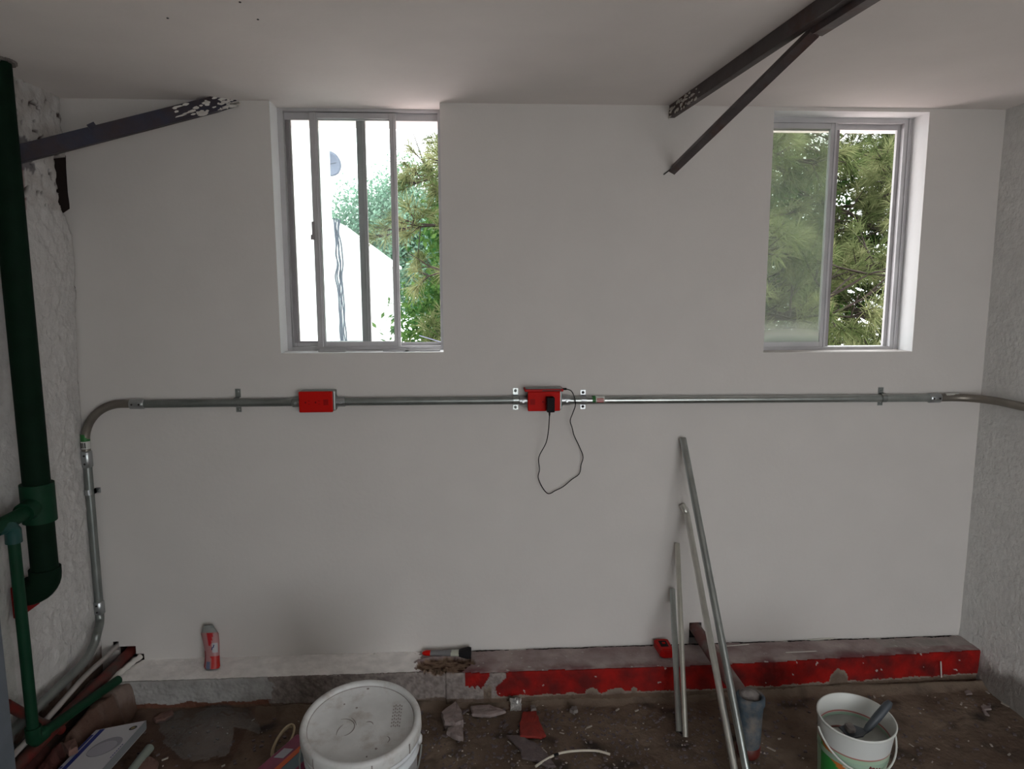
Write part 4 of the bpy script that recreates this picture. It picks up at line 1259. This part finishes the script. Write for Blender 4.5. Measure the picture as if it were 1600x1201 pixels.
for (s_, t_) in ((.36, .47), (.56, .52)):
    p = f0 + ax * hh * t_ + Vector((1, 0, 0)) * (.026 * s_) + Vector((0, -1, .3)).normalized() * (.0165 * math.sqrt(1 - s_ * s_))
    g.bar(p - ax * .005 - Vector((.001, 0, 0)), p + ax * .005 + Vector((.002, 0, 0)), .003, .0012, (0, 1, 0))
g.build('lettering', M['navy'], bo)

# red chalk-line / tape case lying on the curb
tp = PZ(1039, 1019, ZT + .01)
tm = empty('tape_measure', (tp.x, -.066, ZT), 'small red tape measure case lying on the curb beside the leaning tubes', 'tape measure')
cx, cy = tp.x + .002, -.062
g = G(); pts = [(cx - .024, cy - .036), (cx - .012, cy - .048), (cx + .016, cy - .048), (cx + .026, cy - .038), (cx + .026, cy + .040), (cx + .014, cy + .046), (cx - .018, cy + .046), (cx - .028, cy + .038)]
g.prism([(x, y, ZT + .002) for x, y in pts], (0, 0, .026)); g.build('case', M['red_case'], tm, bevel=.004, seg=3)
G().box((cx - .014, cy - .012, ZT + .0275), (cx + .014, cy + .030, ZT + .0292)).build('window', M['black'], tm, bevel=.001)
G().box((cx - .004, cy + .006, ZT + .029), (cx + .007, cy + .016, ZT + .031)).build('button', M['red_cover'], tm, bevel=.0008)
G().box((cx - .016, cy - .036, ZT + .0275), (cx + .018, cy - .028, ZT + .0295)).build('ridge', M['red_cover'], tm, bevel=.0008)

# ================================================================== THINGS ON THE FLOOR, LEFT
# carton with the picture of a round lamp
zc_ = -1.375
K = [PZ(228, 1125, zc_ + .006), PZ(150, 1140, zc_ + .012), PZ(88, 1203, zc_), PZ(186, 1203, zc_ - .006)]
cn = empty('carton', (K[0] + K[2]) / 2, 'flat white carton with a round lamp picture and navy stripe on the floor', 'carton')
ctr = sum(K, Vector()) / 4
A0 = K[1]; ex = (K[0] - K[1]); ey = (K[2] - K[1])
ey = ey * 1.5
A1 = A0 + ex; A2 = A0 + ex + ey; A3 = A0 + ey
nrm = ex.cross(ey).normalized()
if nrm.z < 0: nrm = -nrm
g = G().prism([A0, A1, A2, A3], -nrm * .034); g.build('box', M['card'], cn, bevel=.0012)
def onc(s, t, o_=.0008): return A0 + ex * s + ey * t + nrm * o_
G().prism([onc(1.001, .0) + ex * .004, onc(1.001, 1) + ex * .004, onc(1.001, 1) + ex * .004 - nrm * .03, onc(1.001, 0) + ex * .004 - nrm * .03], ex.normalized() * .0006).build('side_print', M['card_side'], cn)
G().prism([onc(.0, .12), onc(.08, .02), onc(.20, .02), onc(.20, 1), onc(.0, 1)][2:4] + [onc(.10, 1), onc(.10, .02)], nrm * .0005).build('stripe', M['navy'], cn)
G().prism([onc(.015, .10), onc(.065, .10), onc(.065, .40), onc(.015, .40)], nrm * .0005).build('stripe', M['navy'], cn)
g = G(); cc = onc(.60, .40); er = .31
def ell(cs, ct, rs, rt, m, nm, off):
    pts = [onc(cs + rs * math.cos(6.2832 * k / 40), ct + rt * math.sin(6.2832 * k / 40), off) for k in range(40)]
    return G().prism(pts, nrm * .0004).build(nm, m, cn)
ell(.60, .40, .30, .30 * ex.length / ey.length, M['greyprint'], 'lamp_picture', .0008)
ell(.58, .43, .255, .235 * ex.length / ey.length, M['greyprint2'], 'lamp_face_picture', .0013)
ell(.86, .12, .075, .07 * ex.length / ey.length, M['ink'], 'round_mark', .0008)
ell(.86, .12, .04, .035 * ex.length / ey.length, mat('gold_mark', (.20, .15, .06), .5), 'round_mark', .0013)
g = G()
for k in range(7): g.prism([onc(.955, .42 + k * .035), onc(.975, .42 + k * .035), onc(.975, .44 + k * .035), onc(.955, .44 + k * .035)], nrm * .0004)
for k in range(5): g.prism([onc(.02, .62 + k * .06), onc(.07, .62 + k * .06), onc(.07, .65 + k * .06), onc(.02, .65 + k * .06)], nrm * .0004)
g.build('lettering', M['navy'], cn)
# pale tube lying beside the carton
t0 = PZ(234, 1168, ZF + .022); t1 = PZ(200, 1212, ZF + .022)
tb = empty('plastic_tube', t0, 'short pale grey-green plastic tube lying along the right side of the carton', 'tube')
G().tube([t0, t1], .0135, 16, hollow=.8).build('tube', mat('pale_green_plastic', (.22, .25, .22), .5), tb)
# clear plastic bag
bcx = PZ(325, 1150, ZF)
def bagf(s, t):
    u = 245 + 155 * s + 10 * math.sin(t * 5); v = 1192 - 84 * t - 18 * s * t + 8 * math.sin(s * 6)
    q = PZ(u, v, ZF)
    env = max(0, math.sin(math.pi * min(1, max(0, s)))) * max(0, math.sin(math.pi * min(1, max(0, t))))
    h = .009 + env * (.030 + .022 * N(q.x, q.y, 0, 11)) + .006 * abs(N(q.x, q.y, 3, 34))
    return (q.x, q.y, ZF + h), (1, 1, 1)
def bagskip(s, t):
    return (abs((s - .5) * 2) ** 2.6 + abs((t - .5) * 2) ** 2.6) > .93 + .25 * N(s, t, 0, 5) or (s + t < .32) or (s > .72 and t < .35)
grid_obj('plastic_bag', lin(0, 1, 60), lin(0, 1, 40), bagf, M['bag'], None, True, bagskip)
tag(bpy.data.objects['plastic_bag'], 'crumpled clear plastic bag on the floor between carton and bucket', 'bag')
# package leaning behind the bucket and the cord on it
pk = empty('package', PZ(430, 1180, ZF), 'magenta package with orange and slate panels on the floor left of the bucket', 'package')
a = PZ(464, 1146, ZF + .075); b = PZ(395, 1206, ZF + .075)
dv = (b - a); a2 = a; b2_ = a + dv * 1.35; wv = Vector((dv.y, -dv.x, 0)).normalized()
if wv.y > 0: wv = -wv
wv = Vector((-dv.y, dv.x, 0)).normalized()
if wv.x < 0: wv = -wv
g = G().prism([a2, b2_, b2_ + wv * .105, a2 + wv * .105], (0, 0, -.068)); g.build('carton', M['magenta'], pk, bevel=.003)
def onp(s, w, off=.001): return a + dv * s + wv * w + Vector((0, 0, off))
G().prism([onp(.10, .048), onp(1.3, .048), onp(1.3, .064), onp(.10, .064)], (0, 0, .0006)).build('orange_strip', M['orange'], pk)
G().prism([onp(.14, .066), onp(1.3, .066), onp(1.3, .102), onp(.14, .102)], (0, 0, .0006)).build('slate_panel', M['teal'], pk)
G().prism([onp(.38, .012), onp(.62, .012), onp(.58, .040), onp(.34, .040)], (0, 0, .0006)).build('grey_panel', M['greyprint2'], pk)
cc = PZ(441, 1157, ZF + .06); cd = empty('cord_coil', cc, 'small coil of cream cord leaning against the magenta package', 'cord')
g = G(); ea = (PZ(456, 1139, ZF + .05) - PZ(427, 1171, ZF + .05)) * .5; eb = Vector((-ea.y, ea.x, 0)) * .42
cc = (PZ(456, 1139, ZF + .05) + PZ(427, 1171, ZF + .05)) * .5
pts = []
for k in range(0, 66):
    t = 6.2832 * k / 24; s = 1 + .10 * math.sin(k * .33); pts.append(cc + ea * s * math.cos(t) + eb * s * math.sin(t) + Vector((0, 0, -.034 + .0002 * k + .021 * (1 + math.cos(t)))))
g.tube(pts, .0034, 8); g.build('cord', M['cord_cream'], cd)

# piece of white cable on the floor
wc = [PZ(u, v, ZF + .013) for u, v in ((837, 1197), (850, 1188), (863, 1181), (876, 1176), (895, 1173), (915, 1172), (935, 1173), (953, 1178))]
wc_e = empty('cable_offcut', wc[0], 'curved white cable offcut with a black tape band lying on the floor', 'cable')
sp_ = smooth_path(wc, 4); G().tube(sp_, .0036, 10).build('cable', M['cable_white'], wc_e)
G().tube([wc[2] + Vector((.004, .003, 0)), wc[2] * .3 + wc[3] * .7], .0043, 10).build('tape_band', M['black'], wc_e)

# ================================================================== OUTSIDE
GZ = -6.5
g = G().box((-40, .6, GZ - .5), (40, 60, GZ)); tag(g.build('ground', M['ground']), kind='structure')
g = G().box((-3, T + .01, ZF - .2), (4.2, 2.7, ZF + .62)); tag(g.build('bounce_slab', mat('pink_bounce_slab', (.80, .66, .63), .85, vary=.1)), kind='structure')  # unseen slab added under the windows to bounce pinkish light onto the ceiling
g = G().box((-4, BACKY - 5, ZF - .2), (5, BACKY - .16, ZF - .05)); tag(g.build('patio', mat('patio_concrete', (.45, .42, .39), .9, vary=.1)), kind='structure')
bw = empty('white_building', (-6, 7, GZ), 'tall blank white building seen through the left window', 'building')
ce = PY(516, 240, 7.0)
bx = PY(515, 240, 10.0).x
G().box((-14, 7.0, GZ), (bx, 10, 6.5)).build('wall', M['extwhite'], bw)
G().box((-14.1, 6.95, 6.5), (bx + .04, 10.1, 6.7)).build('parapet', M['roofwhite'], bw)
gb = empty('gable_building', (-1.2, 7.4, GZ), 'lower white building with a sloping roof beside the tall one', 'building')
s0 = PY(520, 346, 7.2); s1 = PY(622, 424, 7.2); dxy = s1 - s0; s1 = s0 + dxy * ((PY(622, 424, 8.2).x - s0.x) / dxy.x)
G().prism([(bx + .003, 7.2, GZ), (s1.x + .02, 7.2, GZ), (s1.x + .02, 7.2, s1.z), (s0.x, 7.2, s0.z), (bx + .003, 7.2, s0.z)], (0, 1.0, 0)).build('wall', M['extwhite'], gb)
G().prism([(s0.x, 7.14, s0.z - .02), (s1.x + .05, 7.14, s1.z - .03), (s1.x + .05, 7.14, s1.z + .01), (s0.x, 7.14, s0.z + .025)], (0, 1.08, 0)).build('roof', M['roofwhite'], gb)
# satellite dish peeping out from behind the tall building's corner
dc = PY(514, 257, 10.4); di = empty('satellite_dish', dc, 'grey satellite dish half hidden behind the corner of the tall white building', 'satellite dish')
dc.x -= .02
G().lathe(dc, [(.0001, .0), (.09, .012), (.17, .04), (.215, .07), (.218, .074), (.17, .05), (.09, .022), (.0001, .01)], 36, axis=(.55, -.8, .1)).build('reflector', M['dish'], di)
G().tube([dc + Vector((0, .0, -.02)), dc + Vector((-.05, .3, -.5))], .02, 8).build('mount', M['cable_ext'], di)
G().tube([dc + Vector((0, -.02, 0)), dc + Vector((.2, -.3, -.02))], .006, 6).build('feed_arm', M['cable_ext'], di)
# cables hanging down the corner
rr = random.Random(5)
cbe = empty('cable_bundle', (ce.x + .06, 6.93, PY(524, 345, 6.96).z), 'bundle of grey cables hanging down the white building corner', 'cables')
for k in range(5):
    xo = ce.x + .02 + k * .020; pts = []
    for i in range(16):
        z = PY(524, 345, 6.96).z - i * .14 + (.05 * rr.random() if i == 0 else 0)
        pts.append((xo + rr.uniform(-.016, .016) * (1.3 if i < 6 else .5) + .004 * i, 6.93 - .016 * k, z))
    G().tube(smooth_path(pts, 3), .0095, 6).build('cable', M['cable_ext'], cbe)


# ---- trees
def foliage_mesh(name, m, V, Fc, shade, parent):
    me = bpy.data.meshes.new(name)
    nv = len(V); nf = len(Fc); k = Fc.shape[1]
    me.vertices.add(nv); me.vertices.foreach_set('co', V.astype(np.float32).ravel())
    me.loops.add(nf * k); me.loops.foreach_set('vertex_index', Fc.astype(np.int32).ravel())
    me.polygons.add(nf); me.polygons.foreach_set('loop_start', np.arange(0, nf * k, k, dtype=np.int32))
    me.update(calc_edges=True)
    at = me.attributes.new('shade', 'FLOAT', 'POINT'); at.data.foreach_set('value', shade.astype(np.float32))
    me.materials.append(m)
    o = bpy.data.objects.new(name, me); COL.objects.link(o); o.parent = parent; o.matrix_parent_inverse = Matrix.Translation(-Vector(parent.location))
    o['kind'] = 'stuff'
    return o


def unit(a): return a / (np.linalg.norm(a, axis=-1, keepdims=True) + 1e-9)


def pine(base, top, crown_lo, R, seed, label, ntuft=2600, needle=.17, nb=46, per=58):
    r = np.random.default_rng(seed); rr = random.Random(seed)
    e = empty('pine_tree', base, label, 'tree', None)
    base = Vector(base); H_ = top - base.z
    tp = [base + Vector((.1 * math.sin(i), .1 * math.cos(i * 1.3), H_ * i / 8)) for i in range(9)]
    G().tube(smooth_path(tp, 3), [.16 * (1 - .85 * i / 24) for i in range(25)], 10).build('trunk', M['bark'], e)
    tips = []; bg = G(); tg = G()
    for b in range(nb):
        z = crown_lo + (top - crown_lo) * ((b + rr.random()) / nb) ** 1.0
        f_ = (z - crown_lo) / (top - crown_lo)
        L = R * (1 - .55 * f_ ** 1.5) * rr.uniform(.8, 1.08)
        a = b * 2.399 + rr.uniform(-.3, .3)
        d = Vector((math.cos(a), math.sin(a), 0))
        if d.x < -.5 and z < .35: L *= .80      # lower limbs on the building side are shorter
        st = Vector((base.x, base.y, z)); pts = [st]; cur = Vector(st); dirv = (d + Vector((0, 0, .10))).normalized()
        nseg = 7
        for i in range(nseg):
            dirv = (dirv + Vector((rr.uniform(-.16, .16), rr.uniform(-.16, .16), rr.uniform(-.10, .14)))).normalized()
            cur = cur + dirv * L / nseg; pts.append(Vector(cur))
            if i >= 1:
                for q in range(4):      # side twigs
                    sd_ = (dirv * .5 + Vector((rr.uniform(-1, 1), rr.uniform(-1, 1), rr.uniform(-.5, .7)))).normalized()
                    tl = L * rr.uniform(.12, .26); m1 = cur + sd_ * tl * .5 + Vector((0, 0, -.02)); m2 = cur + sd_ * tl + Vector((0, 0, rr.uniform(-.04, .08)))
                    tg.tube([cur, m1, m2], [.010, .007, .004], 4, caps=False)
                    for w in range(3):
                        t2 = m1 + (sd_ + Vector((rr.uniform(-.9, .9), rr.uniform(-.9, .9), rr.uniform(-.6, .8)))).normalized() * tl * rr.uniform(.35, .65)
                        tg.tube([m1, t2], [.005, .003], 4, caps=False); tips.append((t2, (t2 - m1).normalized()))
                    tips.append((m2, (m2 - m1).normalized()))
        tips.append((cur, dirv))
        sp2 = smooth_path(pts, 3); bg.tube(sp2, [.060 * (1 - f_ * .5) * (1 - .85 * i / (len(sp2) - 1)) for i in range(len(sp2))], 6)
    bg.build('branches', M['bark'], e)['kind'] = 'stuff'; tg.build('twigs', M['bark'], e)['kind'] = 'stuff'
    idx = list(range(len(tips))); rr.shuffle(idx); idx = idx[:ntuft]
    C_ = np.array([tips[i][0] for i in idx]); D_ = np.array([tips[i][1] for i in idx]); n = len(idx)
    C_ = np.repeat(C_, per, 0); D_ = np.repeat(D_, per, 0); nn = n * per
    back = r.random((nn, 1)) * .09
    rd = unit(r.normal(size=(nn, 3))); nd = unit(D_ * r.uniform(.25, 1.3, (nn, 1)) + rd * .85); nd[:, 2] -= .10; nd = unit(nd)
    st = C_ - D_ * back; ln = needle * r.uniform(.65, 1.1, (nn, 1)) * np.repeat(r.uniform(.75, 1.15, (n, 1)), per, 0)
    sidev = unit(np.cross(nd, r.normal(size=(nn, 3)))) * .0024
    mid = st + nd * ln * .55; tip = st + nd * ln; tip[:, 2] -= ln[:, 0] * .12
    V = np.stack([st - sidev, st + sidev, mid + sidev * .9, mid - sidev * .9, tip], 1).reshape(-1, 3)
    b0 = np.arange(nn)[:, None] * 5
    Fc = np.concatenate([b0 + [[0, 1, 2]], b0 + [[0, 2, 3]], b0 + [[3, 2, 4]]], 0)
    sh = np.clip(np.repeat(r.random((n, 1)) ** 1.5, per, 0) * .9 + r.uniform(-.15, .25, (nn, 1)), 0, 1); sh = np.repeat(sh, 5, 1).ravel()
    foliage_mesh('needles', M['needles'], V, Fc, sh, e)
    return e


def broadleaf(base, blobs, seed, label, n, size, m, trunk_r=.12):
    r = np.random.default_rng(seed); rr = random.Random(seed)
    e = empty('leafy_tree', base, label, 'tree', None); base = Vector(base)
    c0 = Vector(blobs[0][0]); G().tube(smooth_path([base, base + (c0 - base) * .5 + Vector((.15, 0, 0)), c0], 5), [trunk_r * (1 - .06 * i) for i in range(11)], 8).build('trunk', M['bark'], e)
    bg = G(); Vs = []; Fs = []; Sh = []
    tot = sum(b[1] ** 2 for b in blobs); off = 0
    for (c, R) in blobs:
        c = Vector(c); k = int(n * R * R / tot)
        for _ in range(7):
            q = c + Vector((rr.gauss(0, 1), rr.gauss(0, 1), rr.gauss(0, 1))).normalized() * R * .85; bg.tube([c0 + (c - c0) * .6, (c + q) * .5 + Vector((0, 0, -.05)), q], [.03, .018, .006], 5, caps=False)
        # clusters
        nc = max(8, k // 22); cc_ = unit(r.normal(size=(nc, 3))) * (R * r.random((nc, 1)) ** .33); cc_ += np.array(c)
        ctr = cc_[r.integers(0, nc, k)] + r.normal(size=(k, 3)) * size * 1.7
        d = unit(r.normal(size=(k, 3)) + np.array([0, 0, -.2])); nrm_ = unit(r.normal(size=(k, 3)) * .8 + np.array([0, -.2, 1.0])); s = unit(np.cross(d, nrm_)); L = size * r.uniform(.6, 1.2, (k, 1))
        V = np.stack([ctr, ctr + d * L * .45 + s * L * .26, ctr + d * L, ctr + d * L * .45 - s * L * .26], 1).reshape(-1, 3)
        F_ = np.arange(k)[:, None] * 4 + np.array([[0, 1, 2, 3]]) + off; off += 4 * k
        Vs.append(V); Fs.append(F_); Sh.append(np.repeat(np.clip(r.normal(.45, .28, k), 0, 1), 4))
    bg.build('branches', M['bark'], e)['kind'] = 'stuff'
    foliage_mesh('leaves', m, np.concatenate(Vs), np.concatenate(Fs), np.concatenate(Sh), e)
    return e


pine((1.36, 4.4, GZ), 2.45, -1.9, 2.55, 11, 'large long-needled pine filling the right window and the edge of the left one', ntuft=8500, nb=96, per=50)
pine((5.6, 6.2, GZ), 2.6, -2.2, 2.9, 23, 'second long-needled pine farther right, behind the right window', ntuft=6500, nb=84, per=44)
broadleaf((-.45, 6.2, GZ), [((-.06, 6.2, -.60), .80), ((.10, 6.2, -.55), .70), ((.25, 6.0, .25), .65), ((-.05, 6.4, .75), .5), ((.35, 6.4, -1.5), .9), ((.8, 6.2, -.9), .8), ((.15, 6.6, 1.1), .4)], 31, 'bright green leafy tree low behind the pine in the left window', 42000, .085, M['leaves'])
broadleaf((2.9, 7.4, GZ), [((2.9, 7.2, -.7), 1.2), ((4.3, 7.4, -.6), 1.3), ((3.5, 7.4, .5), 1.2), ((5.0, 7.6, .6), 1.2), ((4.4, 8.0, 1.5), 1.0)], 33, 'leafy green tree behind the pines in the right window', 30000, .09, M['leaves'])
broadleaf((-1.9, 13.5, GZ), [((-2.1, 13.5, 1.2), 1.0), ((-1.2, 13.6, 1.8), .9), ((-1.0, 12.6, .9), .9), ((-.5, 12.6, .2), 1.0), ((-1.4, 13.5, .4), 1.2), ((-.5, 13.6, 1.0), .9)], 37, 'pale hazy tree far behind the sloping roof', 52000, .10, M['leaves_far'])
tag(G().tube([PY(655, 524, 3.6), PY(688, 534, 3.6), Vector((3.2, 3.6, -1.3))], .005, 6).build('power_line', M['dish']), 'thin pale wire crossing the greenery at the bottom of the left window', 'wire')


# ------------------------------------------------------------------ separate pieces that ended in one mesh become objects of their own
def split_loose(o):
    me = o.data; n = len(me.vertices); par = list(range(n))
    def find(a):
        while par[a] != a: par[a] = par[par[a]]; a = par[a]
        return a
    vs = [tuple(v.co) for v in me.vertices]; seen = {}
    for i, v in enumerate(vs):
        k = tuple(round(c, 6) for c in v)
        if k in seen: par[find(i)] = find(seen[k])
        else: seen[k] = i
    for p in me.polygons:
        a = find(p.vertices[0])
        for q in p.vertices[1:]: par[find(q)] = a
    isl = {}
    for p in me.polygons: isl.setdefault(find(p.vertices[0]), []).append((tuple(p.vertices), p.use_smooth))
    if len(isl) < 2: return
    nm = o.name.split('.')[0]
    for k, ps in list(isl.items()):
        idx = sorted({v for f, _ in ps for v in f}); mp = {v: i for i, v in enumerate(idx)}
        m2 = bpy.data.meshes.new(nm); m2.from_pydata([vs[i] for i in idx], [], [tuple(mp[v] for v in f) for f, _ in ps]); m2.update()
        m2.polygons.foreach_set('use_smooth', [sm_ for _, sm_ in ps]); m2.materials.append(me.materials[0])
        q = bpy.data.objects.new(nm, m2); COL.objects.link(q); q.parent = o.parent; q.matrix_parent_inverse = o.matrix_parent_inverse.copy()
    bpy.data.objects.remove(o)


for o in list(bpy.data.objects):
    b = o.name.split('.')[0]
    if b in ('set_screw', 'slots', 'rim_slot', 'scuff', 'handle_ear', 'paint_streak', 'hole_lining'): split_loose(o)
    elif b in ('print', 'lettering', 'embossing', 'mortar_collar'): o['kind'] = 'stuff'
for o in bpy.data.objects:
    if o.name.startswith('slots'): o.name = 'slot'
